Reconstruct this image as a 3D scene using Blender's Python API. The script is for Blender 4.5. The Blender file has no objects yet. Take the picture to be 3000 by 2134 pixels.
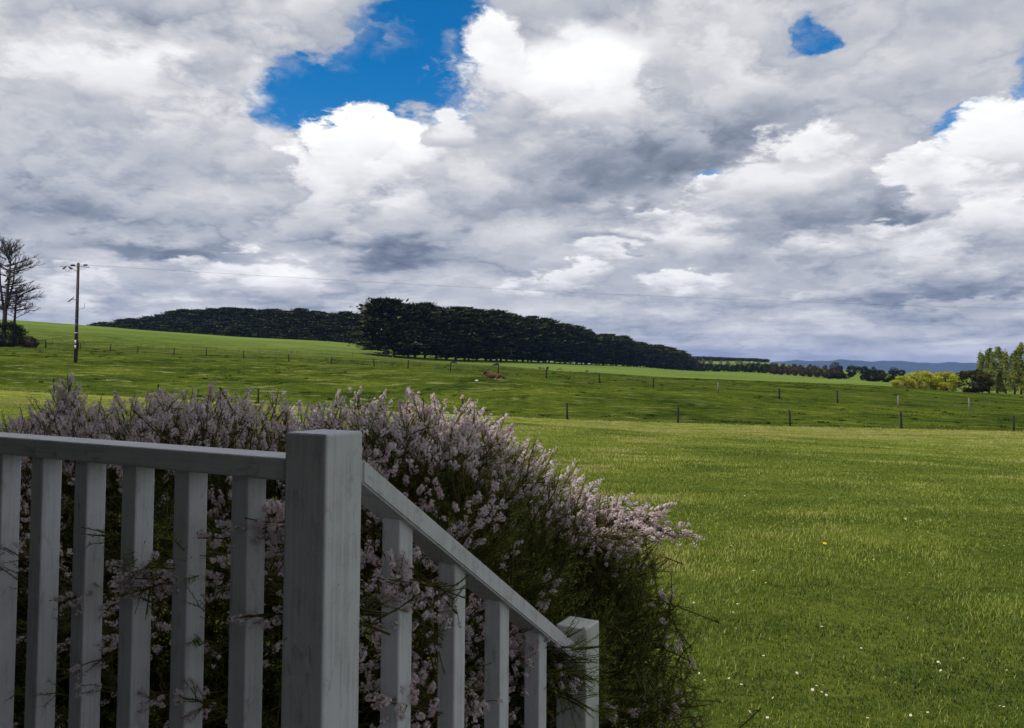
import bpy, bmesh, math, random
import numpy as np
from mathutils import Vector, Matrix, Euler

# ------------------------------------------------------------------ camera
S = bpy.context.scene
COL = S.collection
PW, PH, FPX = 3000.0, 2134.0, 2350.0         # photograph size and focal length in its pixels
EYE = 1.70                                    # eye height above the lawn (m)
PITCH, ROLL = math.radians(2.3), math.radians(0.35)
HORIZON = 1097.0                              # row of the true horizon in the photograph
SHIFT = (PH / 2 + FPX * math.tan(PITCH) - HORIZON) / PW   # lens shift that puts the horizon there

cam_d = bpy.data.cameras.new('camera')
cam_d.sensor_fit = 'HORIZONTAL'
cam_d.sensor_width = 36.0
cam_d.lens = 36.0 * FPX / PW
cam_d.shift_y = -SHIFT
cam_d.clip_start = 0.05
cam_d.clip_end = 40000
cam = bpy.data.objects.new('camera', cam_d)
COL.objects.link(cam)
CAM_M = Matrix.Translation((0, 0, EYE)) @ Euler((math.pi / 2 + PITCH, 0, 0)).to_matrix().to_4x4() @ Matrix.Rotation(ROLL, 4, 'Z')
cam.matrix_world = CAM_M
S.camera = cam
R3 = CAM_M.to_3x3()


def ray(px, py):
    """direction through a pixel of the photograph, scaled so that y (depth) = 1"""
    d = R3 @ Vector(((px - PW / 2) / FPX, (PH / 2 - py) / FPX - SHIFT * PW / FPX, -1.0))
    return d / d.y


def at(px, py, D):
    return Vector((0, 0, EYE)) + ray(px, py) * D


# ------------------------------------------------------------------ exposure
S.view_settings.view_transform = 'Standard'
S.view_settings.look = 'None'
S.view_settings.exposure = 0.0
S.view_settings.gamma = 1.0
S.view_settings.use_curve_mapping = False
S.cycles.use_denoising = True
S.cycles.max_bounces = 6
S.cycles.diffuse_bounces = 3
S.cycles.glossy_bounces = 2
S.cycles.transmission_bounces = 4
S.cycles.transparent_max_bounces = 8
S.cycles.volume_bounces = 1
S.cycles.sample_clamp_indirect = 6.0

# ------------------------------------------------------------------ sun
SUN_AZ, SUN_EL = math.radians(-124), math.radians(53)      # azimuth clockwise from straight ahead
sun_d = bpy.data.lights.new('sun', 'SUN')
sun_d.energy = 3.9
sun_d.angle = math.radians(3.0)
sun_d.color = (1.0, 0.95, 0.87)
sun = bpy.data.objects.new('sun', sun_d)
COL.objects.link(sun)
to_sun = Vector((math.sin(SUN_AZ) * math.cos(SUN_EL), math.cos(SUN_AZ) * math.cos(SUN_EL), math.sin(SUN_EL)))
sun.rotation_euler = to_sun.to_track_quat('Z', 'Y').to_euler()
sun.location = to_sun * 60
# ------------------------------------------------------------------ sky: Nishita blue behind a deck of broken cumulus
class NT:
    """small helper to write node trees as expressions"""
    def __init__(self, tree):
        self.t = tree
        self.n = tree.nodes
        self.l = tree.links

    def node(self, kind, **kw):
        nd = self.n.new(kind)
        for k, v in kw.items():
            setattr(nd, k, v)
        return nd

    def put(self, sock, v):
        if v is None:
            return
        if isinstance(v, bpy.types.NodeSocket):
            self.l.new(v, sock)
        else:
            sock.default_value = v

    def m(self, op, a, b=None, c=None, clamp=False):
        nd = self.node('ShaderNodeMath', operation=op, use_clamp=clamp)
        self.put(nd.inputs[0], a); self.put(nd.inputs[1], b); self.put(nd.inputs[2], c)
        return nd.outputs[0]

    def v(self, op, a, b=None, c=None):
        nd = self.node('ShaderNodeVectorMath', operation=op)
        self.put(nd.inputs[0], a); self.put(nd.inputs[1], b)
        if c is not None:
            self.put(nd.inputs['Scale'], c)
        return nd.outputs['Value'] if op in ('LENGTH', 'DOT_PRODUCT', 'DISTANCE') else nd.outputs[0]

    def noise(self, vec, scale, detail=4, rough=0.5, dist=0.0, lac=2.0, kind='FBM', dim='3D', w=None, color=False):
        nd = self.node('ShaderNodeTexNoise', noise_dimensions=dim, noise_type=kind)
        if vec is not None:
            self.put(nd.inputs['Vector'], vec)
        self.put(nd.inputs['Scale'], scale); self.put(nd.inputs['Detail'], detail)
        self.put(nd.inputs['Roughness'], rough); self.put(nd.inputs['Distortion'], dist)
        self.put(nd.inputs['Lacunarity'], lac)
        return nd.outputs['Color'] if color else nd.outputs['Fac']

    def rng(self, x, a, b, c=0.0, d=1.0, kind='LINEAR'):
        nd = self.node('ShaderNodeMapRange', interpolation_type=kind)
        nd.clamp = (kind == 'LINEAR')
        self.put(nd.inputs['Value'], x)
        self.put(nd.inputs['From Min'], a); self.put(nd.inputs['From Max'], b)
        self.put(nd.inputs['To Min'], c); self.put(nd.inputs['To Max'], d)
        return nd.outputs[0]

    def mix(self, f, a, b, blend='MIX'):
        nd = self.node('ShaderNodeMix', data_type='RGBA', blend_type=blend)
        self.put(nd.inputs['Factor'], f)
        self.put(nd.inputs['A'] if False else nd.inputs[6], a)
        self.put(nd.inputs[7], b)
        return nd.outputs[2]

    def ramp(self, x, stops):
        nd = self.node('ShaderNodeValToRGB')
        el = nd.color_ramp.elements
        while len(el) < len(stops):
            el.new(0.5)
        for e, (p, c) in zip(el, stops):
            e.position = p
            e.color = (*c, 1.0) if len(c) == 3 else c
        self.put(nd.inputs[0], x)
        return nd.outputs[0]


world = bpy.data.worlds.new('World')
S.world = world
world.use_nodes = True
wt = NT(world.node_tree)
wt.n.clear()
w_out = wt.node('ShaderNodeOutputWorld')
w_bg = wt.node('ShaderNodeBackground')
w_bg.inputs['Strength'].default_value = 0.1
wt.l.new(w_bg.outputs[0], w_out.inputs[0])
sky = wt.node('ShaderNodeTexSky', sky_type='NISHITA')
sky.sun_disc = False
sky.sun_elevation = SUN_EL
sky.sun_rotation = SUN_AZ
sky.air_density = 1.0
sky.dust_density = 0.2
sky.ozone_density = 3.0

geo = wt.node('ShaderNodeTexCoord').outputs['Generated']
sep = wt.node('ShaderNodeSeparateXYZ'); wt.l.new(geo, sep.inputs[0])
dx, dy, dz = sep.outputs
zc = wt.m('MAXIMUM', dz, 0.0)
hor = wt.m('SQRT', wt.m('ADD', wt.m('MULTIPLY', dx, dx), wt.m('MULTIPLY', dy, dy)))
az = wt.m('ARCTAN2', dx, dy)
te = wt.m('DIVIDE', zc, wt.m('MAXIMUM', hor, 0.02))
ae = wt.node('ShaderNodeCombineXYZ'); wt.put(ae.inputs[0], az); wt.put(ae.inputs[1], te)
AE = ae.outputs[0]
# the cloud layer seen in perspective: direction projected on a curved ceiling
den = wt.m('ADD', zc, 0.22)
cp = wt.node('ShaderNodeCombineXYZ')
wt.put(cp.inputs[0], wt.m('DIVIDE', dx, den)); wt.put(cp.inputs[1], wt.m('DIVIDE', dy, den))
wt.put(cp.inputs[2], 3.7)
CP = cp.outputs[0]


def sky_at(x, y):
    """(azimuth, tan elevation) of a point given on the 2283 px wide view of the photograph"""
    d = ray(x * PW / 2283, y * PW / 2283)
    return math.atan2(d.x, d.y), d.z / math.hypot(d.x, d.y)


PX = 1 / 1790.0
# warp the layout by noise so that the cloud masses get ragged, billowing outlines
wn = wt.noise(CP, 2.6, 3, 0.55, color=True)
wn2 = wt.noise(CP, 9.0, 4, 0.6, color=True)
off = wt.v('ADD', wt.v('SCALE', wt.v('SUBTRACT', wn, (0.5, 0.5, 0.5)), None, 0.12),
           wt.v('SCALE', wt.v('SUBTRACT', wn2, (0.5, 0.5, 0.5)), None, 0.07))
flat = wt.rng(te, 0.0, 0.25, 0.35, 1.0, 'SMOOTHSTEP')
offx = wt.v('SCALE', off, None, flat)
AEW = wt.v('ADD', AE, wt.v('MULTIPLY', offx, (1.0, 0.9, 0.0)))


def blobs(vec, items, inner=0.0):
    acc = None
    for (x, y, rx, ry, rot, amp) in items:
        a, e = sky_at(x, y)
        mp = wt.node('ShaderNodeMapping', vector_type='TEXTURE')
        mp.inputs['Location'].default_value = (a, e, 0)
        mp.inputs['Rotation'].default_value = (0, 0, math.radians(rot))
        mp.inputs['Scale'].default_value = (rx * PX, ry * PX, 1)
        wt.l.new(vec, mp.inputs['Vector'])
        r = wt.v('LENGTH', mp.outputs[0])
        f = wt.rng(r, inner, 1.0, amp, 0.0, 'SMOOTHERSTEP')
        acc = f if acc is None else wt.m('ADD', acc, f)
    return acc

# blue gaps: x, y, rx, ry, rotation, strength
GAPS = [(985, 40, 230, 190, 0, 1.0), (870, 150, 240, 170, 15, 1.0), (700, 215, 170, 110, -10, 1.0), (1000, 190, 130, 110, 0, .8),
        (1828, 70, 70, 95, 12, .8), (1855, 100, 60, 40, -20, .4), (1780, 120, 60, 40, 20, .35), (2285, 170, 70, 110, 10, .8), (2160, 285, 75, 75, 20, .75), (1575, 405, 75, 40, 20, .55)]
# cloud masses from back to front: x, y, rx, ry, rotation, tone at the top, tone at the foot, edge softness, billow
BODIES = [
    (1560, 120, 330, 210, 0, .86, .76, .35, 1.0), (2060, 190, 300, 150, -5, .82, .68, .45, 1.0), (1700, 60, 110, 70, 0, .84, .76, .5, 1.0),
    (1930, 40, 100, 80, 0, .80, .74, .6, 1.3), (1770, 150, 90, 50, 0, .80, .74, .6, 1.3),
    (300, 40, 570, 150, 4, .82, .70, .30, 1.2), (730, 40, 110, 130, 30, .84, .74, .30, 1.2), (600, 110, 120, 70, 0, .84, .74, .35, 1.2),
    (575, 185, 70, 75, 0, .86, .76, .40, 1.2), (1012, 108, 42, 46, 0, .84, .74, .9, 1.6),
    (230, 270, 420, 170, 0, .90, .66, .45, 1.0), (520, 330, 210, 150, 0, .90, .70, .40, 1.1),
    (130, 470, 330, 75, 0, .78, .50, .45, .9),
    (1230, 260, 330, 200, -8, .97, .62, .22, 1.2), (1120, 120, 95, 150, 12, 1.06, .90, .18, 1.2), (1000, 290, 60, 65, 0, .92, .72, .22, 1.1),
    (1390, 330, 340, 110, 8, .80, .46, .40, 1.0), (1650, 250, 260, 110, 20, .80, .60, .40, 1.0),
    (1690, 460, 250, 130, 28, .93, .60, .22, 1.1), (1810, 335, 120, 65, 0, 1.02, .74, .25, 1.1), (1850, 440, 200, 90, 15, .84, .54, .40, 1.0),
    (2260, 345, 140, 150, 25, 1.05, .78, .20, 1.1), (2110, 420, 150, 80, 10, 1.02, .64, .22, 1.1), (2220, 520, 170, 100, 0, .98, .66, .30, 1.0),
    (795, 318, 150, 108, 0, 1.08, .86, .16, 1.2), (720, 420, 130, 130, 0, 1.02, .74, .20, 1.1), (890, 400, 110, 120, 5, 1.06, .74, .16, 1.1),
    (1010, 430, 170, 120, 0, .84, .66, .35, 1.0),
    (330, 545, 250, 55, 0, .74, .44, .40, .8), (870, 560, 300, 62, 0, .74, .48, .40, .8),
    (1480, 530, 180, 70, 0, .92, .66, .28, 1.0), (1900, 570, 240, 60, 0, .90, .62, .30, .9), (2150, 600, 230, 55, 0, .86, .56, .35, .9),
    (560, 625, 190, 50, 0, 1.00, .68, .28, .9), (90, 650, 190, 50, 0, .92, .66, .35, .9), (1230, 640, 160, 52, 8, .98, .66, .25, .9), (1530, 640, 120, 38, 0, 1.02, .70, .25, .9),
    (1575, 425, 70, 42, 20, 1.02, .74, .22, 1.2), (1460, 475, 80, 36, 0, .98, .70, .25, 1.1), (1350, 575, 120, 36, 0, .94, .66, .28, 1.0), (2065, 385, 70, 42, 0, 1.06, .80, .2, 1.2), (1960, 520, 110, 42, 0, .96, .66, .25, 1.1), (330, 680, 210, 32, 0, .84, .62, .40, .7), (800, 690, 260, 32, 0, .80, .60, .4, .7), (1800, 665, 260, 34, 0, .84, .58, .35, .7), (2140, 690, 240, 26, 0, .80, .56, .35, .7)]
LIGHT = [(280, 180, 130, 90, 0, .30), (1300, 140, 200, 130, -10, .55), (1215, 200, 110, 90, 0, .3), (610, 615, 150, 65, 0, .2),
         (1400, 400, 330, 65, 10, -.17), (1640, 320, 260, 60, 22, -.14), (330, 562, 230, 42, 0, -.25), (130, 440, 210, 60, 0, -.2),
         (880, 565, 240, 50, 0, -.22), (2000, 455, 140, 65, 25, -.2), (1330, 545, 180, 45, 0, -.16), (2100, 650, 330, 40, 0, -.2)]
gap = blobs(AEW, GAPS, 0.15)
lit = blobs(AEW, LIGHT, 0.1)

# billows: rounded cells broken up by fractal noise, and their difference towards the light above
den2 = wt.m('ADD', zc, 0.38)
cq = wt.node('ShaderNodeCombineXYZ')
wt.put(cq.inputs[0], wt.m('DIVIDE', dx, den2)); wt.put(cq.inputs[1], wt.m('DIVIDE', dy, den2))
wt.put(cq.inputs[2], 1.3)
CQ = wt.v('ADD', cq.outputs[0], wt.v('SCALE', wt.v('SUBTRACT', wn2, (0.5, 0.5, 0.5)), None, 0.16))


def puffs(vec):
    """billowed noise: round bumps between soft creases"""
    n = wt.noise(vec, 3.0, 3, 0.5, 0.15)
    return wt.m('POWER', wt.m('ABSOLUTE', wt.m('MULTIPLY_ADD', n, 2.6, -1.3)), 0.8)

n_a = puffs(CQ)
n_b = puffs(wt.v('MULTIPLY', CQ, (0.955, 0.955, 1.0)))
relief = wt.m('SUBTRACT', n_a, n_b)
n_f = wt.noise(CQ, 7.0, 6, 0.58, 0.2)
streak = wt.noise(wt.v('MULTIPLY', AE, (4.5, 58.0, 1.0)), 1.0, 4, 0.55, 0.5)
low = wt.rng(te, 0.03, 0.13, 1.0, 0.0, 'SMOOTHSTEP')

tex = wt.m('ADD', wt.m('MULTIPLY', relief, 0.24), wt.m('MULTIPLY', wt.m('SUBTRACT', n_a, 0.3), 0.10))
tex = wt.m('ADD', tex, wt.m('MULTIPLY', wt.m('SUBTRACT', n_f, 0.5), 0.16))
tex = wt.m('ADD', tex, wt.m('MULTIPLY', wt.m('MULTIPLY', wt.m('SUBTRACT', streak, 0.5), low), 0.62))
near = wt.rng(gap, 0.0, 0.30, 0.0, 1.0, 'SMOOTHSTEP')
n_g = wt.noise(CQ, 24.0, 4, 0.6, 0.3)
edge = wt.m('ADD', gap, wt.m('MULTIPLY', wt.m('MULTIPLY', wt.m('SUBTRACT', n_f, 0.5), 1.3), near))
edge = wt.m('ADD', edge, wt.m('MULTIPLY', wt.m('MULTIPLY', wt.m('SUBTRACT', n_g, 0.5), 0.6), near))
cover = wt.rng(edge, 0.06, 0.62, 1.0, 0.0, 'SMOOTHSTEP')
body = wt.m('ADD', wt.m('MULTIPLY', lit, 0.5), 0.74)
rag = wt.m('ADD', wt.m('MULTIPLY', wt.m('SUBTRACT', n_f, 0.5), 0.75), wt.m('MULTIPLY', wt.m('SUBTRACT', n_g, 0.5), 0.42))
rag = wt.m('ADD', rag, wt.m('MULTIPLY', wt.m('SUBTRACT', n_a, 0.35), 0.30))
for (x, y, rx, ry, rot, tt_, tb_, soft_, bil) in BODIES:
    a, e = sky_at(x, y)
    mp = wt.node('ShaderNodeMapping', vector_type='TEXTURE')
    mp.inputs['Location'].default_value = (a, e, 0)
    mp.inputs['Rotation'].default_value = (0, 0, math.radians(rot))
    mp.inputs['Scale'].default_value = (rx * PX, ry * PX, 1)
    wt.l.new(AEW, mp.inputs['Vector'])
    ly = wt.node('ShaderNodeSeparateXYZ'); wt.l.new(mp.outputs[0], ly.inputs[0])
    ly = ly.outputs[1]
    d_in = wt.m('MULTIPLY_ADD', rag, bil, wt.m('SUBTRACT', 1.0, wt.v('LENGTH', mp.outputs[0])))
    sf = wt.rng(ly, -0.6, 0.6, soft_ * 3.6, soft_ * 1.35, 'SMOOTHSTEP')          # crisp tops, soft feet
    al = wt.rng(d_in, 0.0, sf, 0.0, 1.0, 'SMOOTHSTEP')
    tone = wt.rng(ly, -0.85, 0.80, tb_, tt_, 'SMOOTHSTEP')
    body = wt.m('ADD', wt.m('MULTIPLY', body, wt.m('SUBTRACT', 1.0, al)), wt.m('MULTIPLY', tone, al))
    cover = wt.m('MAXIMUM', cover, al)
val = wt.m('ADD', wt.m('ADD', wt.m('MULTIPLY_ADD', body, 1.24, -0.165), wt.m('MULTIPLY', lit, 0.28)), tex)
val = wt.m('ADD', val, wt.m('MULTIPLY', low, 0.05))
CLOUD = wt.ramp(wt.m('MULTIPLY', val, 0.8), [
    (0.0, (0.055, 0.07, 0.10)), (0.34, (0.12, 0.15, 0.205)), (0.46, (0.26, 0.295, 0.365)), (0.56, (0.46, 0.485, 0.545)),
    (0.66, (0.66, 0.665, 0.69)), (0.76, (0.88, 0.88, 0.90)), (0.86, (1.0, 1.0, 1.0)), (1.0, (1.15, 1.15, 1.13))])
cl = wt.v('SCALE', CLOUD, None, 10.0)
hs = wt.node('ShaderNodeHueSaturation')
hs.inputs['Saturation'].default_value = 1.5
hs.inputs['Value'].default_value = 1.22
wt.l.new(sky.outputs[0], hs.inputs['Color'])
SKY = wt.mix(cover, hs.outputs[0], cl)
wt.l.new(SKY, w_bg.inputs['Color'])
world.cycles.sampling_method = 'MANUAL'
world.cycles.sample_map_resolution = 512
# ------------------------------------------------------------------ helpers
rng = np.random.default_rng(11)


def tag(o, label=None, cat=None, group=None, kind=None):
    if label: o['label'] = label
    if cat: o['category'] = cat
    if group: o['group'] = group
    if kind: o['kind'] = kind
    return o


def empty(name, loc=(0, 0, 0), rz=0.0):
    o = bpy.data.objects.new(name, None)
    o.empty_display_size = 0.3
    COL.objects.link(o)
    o.location = loc
    o.rotation_euler = (0, 0, rz)
    return o


def link(name, me, mat=None, parent=None):
    o = bpy.data.objects.new(name, me)
    if mat is not None and len(me.materials) == 0:
        me.materials.append(mat)
    COL.objects.link(o)
    if parent is not None:
        o.parent = parent
    return o


def mesh_np(name, V, F, tint=None, smooth=False):
    """mesh from a vertex array and an array (or list of arrays) of equal-sized faces"""
    if not isinstance(F, list):
        F = [F]
    F = [np.asarray(f, dtype=np.int32) for f in F if len(f)]
    me = bpy.data.meshes.new(name)
    V = np.asarray(V, dtype=np.float32)
    me.vertices.add(len(V))
    me.vertices.foreach_set('co', V.ravel())
    nl = sum(f.size for f in F)
    nf = sum(len(f) for f in F)
    me.loops.add(nl)
    me.loops.foreach_set('vertex_index', np.concatenate([f.ravel() for f in F]))
    me.polygons.add(nf)
    tot = np.concatenate([np.full(len(f), f.shape[1], dtype=np.int32) for f in F])
    st = np.concatenate([[0], np.cumsum(tot)[:-1]]).astype(np.int32)
    me.polygons.foreach_set('loop_start', st)
    if smooth:
        me.polygons.foreach_set('use_smooth', np.ones(nf, dtype=bool))
    me.update(calc_edges=True)
    if tint is not None:
        a = me.attributes.new('tint', 'FLOAT', 'POINT')
        a.data.foreach_set('value', np.asarray(tint, dtype=np.float32))
    return me


class MB:
    """collects boxes, tubes and lathes into one mesh"""
    def __init__(self):
        self.V = []; self.F3 = []; self.F4 = []; self.n = 0; self.T = []

    def add(self, V, F, t=0.5):
        V = np.asarray(V, float)
        for f in F:
            (self.F3 if len(f) == 3 else self.F4).append([i + self.n for i in f])
        self.V.append(V); self.n += len(V)
        self.T.append(np.full(len(V), t))

    def tube(self, pts, rad, seg=6, cap=True, t=0.5):
        pts = [Vector(p) for p in pts]
        n = len(pts)
        if not hasattr(rad, '__len__'): rad = [rad] * n
        V = []; F = []
        ref = None
        for i, p in enumerate(pts):
            d = (pts[min(i + 1, n - 1)] - pts[max(i - 1, 0)])
            d = d.normalized() if d.length > 1e-9 else Vector((0, 0, 1))
            if ref is None:
                ref = d.orthogonal().normalized()
            ref = (ref - d * ref.dot(d))
            ref = ref.normalized() if ref.length > 1e-6 else d.orthogonal().normalized()
            b = d.cross(ref)
            for k in range(seg):
                a = 2 * math.pi * k / seg
                V.append(p + (ref * math.cos(a) + b * math.sin(a)) * rad[i])
        for i in range(n - 1):
            for k in range(seg):
                k2 = (k + 1) % seg
                F.append((i * seg + k, i * seg + k2, (i + 1) * seg + k2, (i + 1) * seg + k))
        if cap:
            V.append(pts[0]); V.append(pts[-1])
            c0, c1 = n * seg, n * seg + 1
            for k in range(seg):
                k2 = (k + 1) % seg
                F.append((c0, k2, k)); F.append((c1, (n - 1) * seg + k, (n - 1) * seg + k2))
        self.add([tuple(v) for v in V], F, t)

    def box(self, M, sx, sy, sz):
        """box centred at the frame M"""
        V = [tuple(M @ Vector((x * sx / 2, y * sy / 2, z * sz / 2))) for z in (-1, 1) for y in (-1, 1) for x in (-1, 1)]
        F = [(0, 2, 3, 1), (4, 5, 7, 6), (0, 1, 5, 4), (2, 6, 7, 3), (0, 4, 6, 2), (1, 3, 7, 5)]
        self.add(V, F)

    def build(self, name, mat, parent=None, smooth=False):
        me = mesh_np(name, np.concatenate(self.V), [self.F4, self.F3], np.concatenate(self.T), smooth)
        return link(name, me, mat, parent)


def beam(name, mat, parent, M, sx, sy, sz, bevel=0.004, seg=2):
    """bevelled timber in the frame M (its own mesh, object placed by the frame)"""
    bm = bmesh.new()
    bmesh.ops.create_cube(bm, size=1.0)
    bmesh.ops.scale(bm, vec=(sx, sy, sz), verts=bm.verts)
    bmesh.ops.bevel(bm, geom=list(bm.edges), offset=bevel, segments=seg, affect='EDGES', profile=0.5)
    me = bpy.data.meshes.new(name)
    bm.to_mesh(me); bm.free()
    o = link(name, me, mat, parent)
    o.matrix_local = M
    return o


def new_mat(name):
    m = bpy.data.materials.new(name)
    m.use_nodes = True
    t = NT(m.node_tree)
    t.n.clear()
    out = t.node('ShaderNodeOutputMaterial')
    return m, t, out


def leaf_mat(name, stops, transl=0.35, gloss=0.0, noise=None, rough=0.5):
    """foliage: colour from the leaf's own tint, some light let through"""
    m, t, out = new_mat(name)
    at_ = t.node('ShaderNodeAttribute', attribute_name='tint')
    f = at_.outputs['Fac']
    if noise:
        pos = t.node('ShaderNodeNewGeometry').outputs['Position']
        n = t.noise(pos, noise[0], 3, 0.55)
        f = t.m('ADD', f, t.m('MULTIPLY', t.m('SUBTRACT', n, 0.5), noise[1]), clamp=True)
    c = t.ramp(f, stops)
    d = t.node('ShaderNodeBsdfDiffuse'); t.put(d.inputs['Color'], c)
    tr = t.node('ShaderNodeBsdfTranslucent'); t.put(tr.inputs['Color'], c)
    mx = t.node('ShaderNodeMixShader'); mx.inputs[0].default_value = transl
    t.l.new(d.outputs[0], mx.inputs[1]); t.l.new(tr.outputs[0], mx.inputs[2])
    last = mx.outputs[0]
    if gloss:
        g = t.node('ShaderNodeBsdfGlossy'); g.inputs['Roughness'].default_value = rough
        g.inputs['Color'].default_value = (.8, .85, .8, 1)
        m2 = t.node('ShaderNodeMixShader'); m2.inputs[0].default_value = gloss
        t.l.new(last, m2.inputs[1]); t.l.new(g.outputs[0], m2.inputs[2])
        last = m2.outputs[0]
    t.l.new(last, out.inputs[0])
    return m


def plain_mat(name, col, rough=0.7, var=0.25, scale=8.0, stretch=(1, 1, 1), bump=0.0, space='Object', col2=None):
    """solid surface with a little mottling of its own colour"""
    m, t, out = new_mat(name)
    p = t.node('ShaderNodeBsdfPrincipled')
    tc = t.node('ShaderNodeTexCoord').outputs[space]
    vec = t.v('MULTIPLY', tc, stretch)
    n = t.noise(vec, scale, 6, 0.6)
    c2 = col2 or tuple(c * (1 - var) for c in col)
    c = t.ramp(t.rng(n, 0.3, 0.7), [(0.0, c2), (1.0, tuple(min(1, c * (1 + var * .4)) for c in col))])
    t.put(p.inputs['Base Color'], c)
    p.inputs['Roughness'].default_value = rough
    p.inputs['Specular IOR Level'].default_value = 0.25
    if bump:
        b = t.node('ShaderNodeBump'); b.inputs['Strength'].default_value = bump; b.inputs['Distance'].default_value = 0.01
        t.put(b.inputs['Height'], n); t.l.new(b.outputs[0], p.inputs['Normal'])
    t.l.new(p.outputs[0], out.inputs[0])
    return m


def copy_tree(o, parent=None):
    c = o.copy()
    COL.objects.link(c)
    if parent is not None:
        c.parent = parent
        c.matrix_parent_inverse = o.matrix_parent_inverse.copy()
    for ch in list(o.children):
        copy_tree(ch, c)
    return c
# ------------------------------------------------------------------ terrain fitted through the places the photograph shows
F2A, F2B = Vector((43.8, 77.0)), Vector((-72.7, 145.0))      # far paddock fence line (x, y)
F1A, F1B = Vector((36.5, 56.0)), Vector((-27.5, 61.0))       # near paddock fence line


def depth_on(px, A, B):
    u = ray(px, HORIZON).x
    # A + t (B - A) with x = u * y
    t = (u * A.y - A.x) / ((B.x - A.x) - u * (B.y - A.y))
    return A.y + t * (B.y - A.y)

NEAR_POSTS = [(466, 1168), (758, 1184), (1050, 1202), (1356, 1216), (1662, 1230), (1986, 1240), (2314, 1250), (2639, 1257), (2967, 1265)]
FAR_POSTS = [(133, 1020), (233, 1023), (321, 1028), (401, 1035), (509, 1042), (604, 1043), (713, 1051), (846, 1060), (971, 1067),
             (1096, 1074), (1195, 1079), (1320, 1089), (1459, 1098), (1601, 1109), (1757, 1123), (1914, 1137), (2104, 1151),
             (2283, 1170), (2453, 1181), (2630, 1194), (2838, 1204)]
THIN_POSTS = [(151, 1005, 208), (242, 1010, 209), (340, 1016, 211), (410, 1019.5, 213), (486, 1023, 215), (562, 1026.5, 217), (631, 1029, 219),
              (699, 1031.5, 221), (759, 1034, 224), (809, 1035.5, 226), (855, 1037, 228), (898, 1038.5, 230), (943, 1040, 232), (989, 1041, 235), (1032, 1042, 238)]
ctrl = []
for px, py in NEAR_POSTS: ctrl.append((px, py, depth_on(px, F1A, F1B)))
for px, py in FAR_POSTS: ctrl.append((px, py, depth_on(px, F2A, F2B)))
ctrl += THIN_POSTS
ctrl += [(0, 1141, 63), (221, 1062, 92), (1440, 1108, 88), (0, 1016, 150),
         (1131, 1044, 262), (1320, 1056, 300), (1504, 1060, 352), (1688, 1067, 430), (1872, 1076, 540), (2040, 1086, 700),
         (1720, 1091, 180), (1914, 1104, 178), (2100, 1112, 175), (2613, 1132, 150), (1480, 1078, 200), (1640, 1089, 185),
         (2617, 1138, 162), (2819, 1149, 160), (2907, 1154, 158), (3000, 1158, 156), (3000, 1185, 105), (3300, 1200, 105), (3300, 1172, 156),
         (2134, 1090, 560), (2303, 1100, 430), (2410, 1109, 380), (2520, 1113.5, 330), (2618, 1123, 290),
         (60, 941, 330), (300, 957, 330), (569, 978, 325), (800, 994, 320), (1000, 1007, 318), (-300, 930, 340),
         (60, 944, 400), (290, 1010, 520), (723, 1005, 430), (1060, 1010, 385), (500, 1012, 480), (60, 985, 520),
         (1300, 1050, 700), (900, 1050, 700), (400, 1040, 800), (-400, 1000, 800),
         (2500, 1088, 640), (2150, 1064, 820), (2030, 1060, 900), (2250, 1063, 900), (2400, 1082, 800), (2700, 1098, 700), (3000, 1105, 700), (3400, 1112, 500),
         (1500, 1075, 1200), (2200, 1080, 1400), (2700, 1095, 1400), (3300, 1098, 1400), (600, 1070, 1500), (-500, 1060, 1500)]
CX, CY, CZ = [], [], []
for px, py, D in ctrl:
    p = at(px, py, D)
    CX.append(p.x); CY.append(p.y); CZ.append(p.z)
for r in (0.0, 3.0, 6.0, 11.0):
    for k in range(12 if r else 1):
        a = k * math.pi / 6
        CX.append(r * math.sin(a)); CY.append(r * math.cos(a)); CZ.append(0.0)
for x, y, z in [(4, 18, -.15), (-5, 20, .05), (8, 30, -.55), (-9, 32, .15), (16, 26, -.8), (-20, 30, .4), (0, 30, -.15), (24, 40, -1.3),
                (50, 20, -1.6), (-60, 20, 1.5), (0, -60, 0), (60, -60, -1), (-60, -60, 1), (200, 0, -6), (-250, 20, 10), (0, -400, 0),
                (500, -300, -8), (-500, -300, 12), (1000, 200, -16), (-1000, 300, 24), (0, -2000, -10), (3000, 0, -20), (-3000, 0, -10),
                (0, 3500, -30), (2500, 3000, -40), (-2500, 3000, -20), (3000, 6000, -60), (0, 9000, -60), (9000, 9000, -60), (-9000, 9000, -60)]:
    CX.append(x); CY.append(y); CZ.append(z)


def squash(x, y):
    r = np.hypot(x, y)
    k = np.log1p(r / 25.0) / (r + 1e-6)
    return x * k, y * k

_u, _v = squash(np.array(CX), np.array(CY))
_w = 40.0 + np.hypot(CX, CY)
_n = len(_u)


def _phi(d2):
    return 0.5 * d2 * np.log(d2 + 1e-9)

_K = _phi((_u[:, None] - _u) ** 2 + (_v[:, None] - _v) ** 2) + np.eye(_n) * 2e-3
_P = np.stack([np.ones(_n), _u, _v], 1)
_A = np.block([[_K, _P], [_P.T, np.zeros((3, 3))]])
_sol = np.linalg.solve(_A, np.concatenate([np.array(CZ) / _w * 100, np.zeros(3)]))


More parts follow.
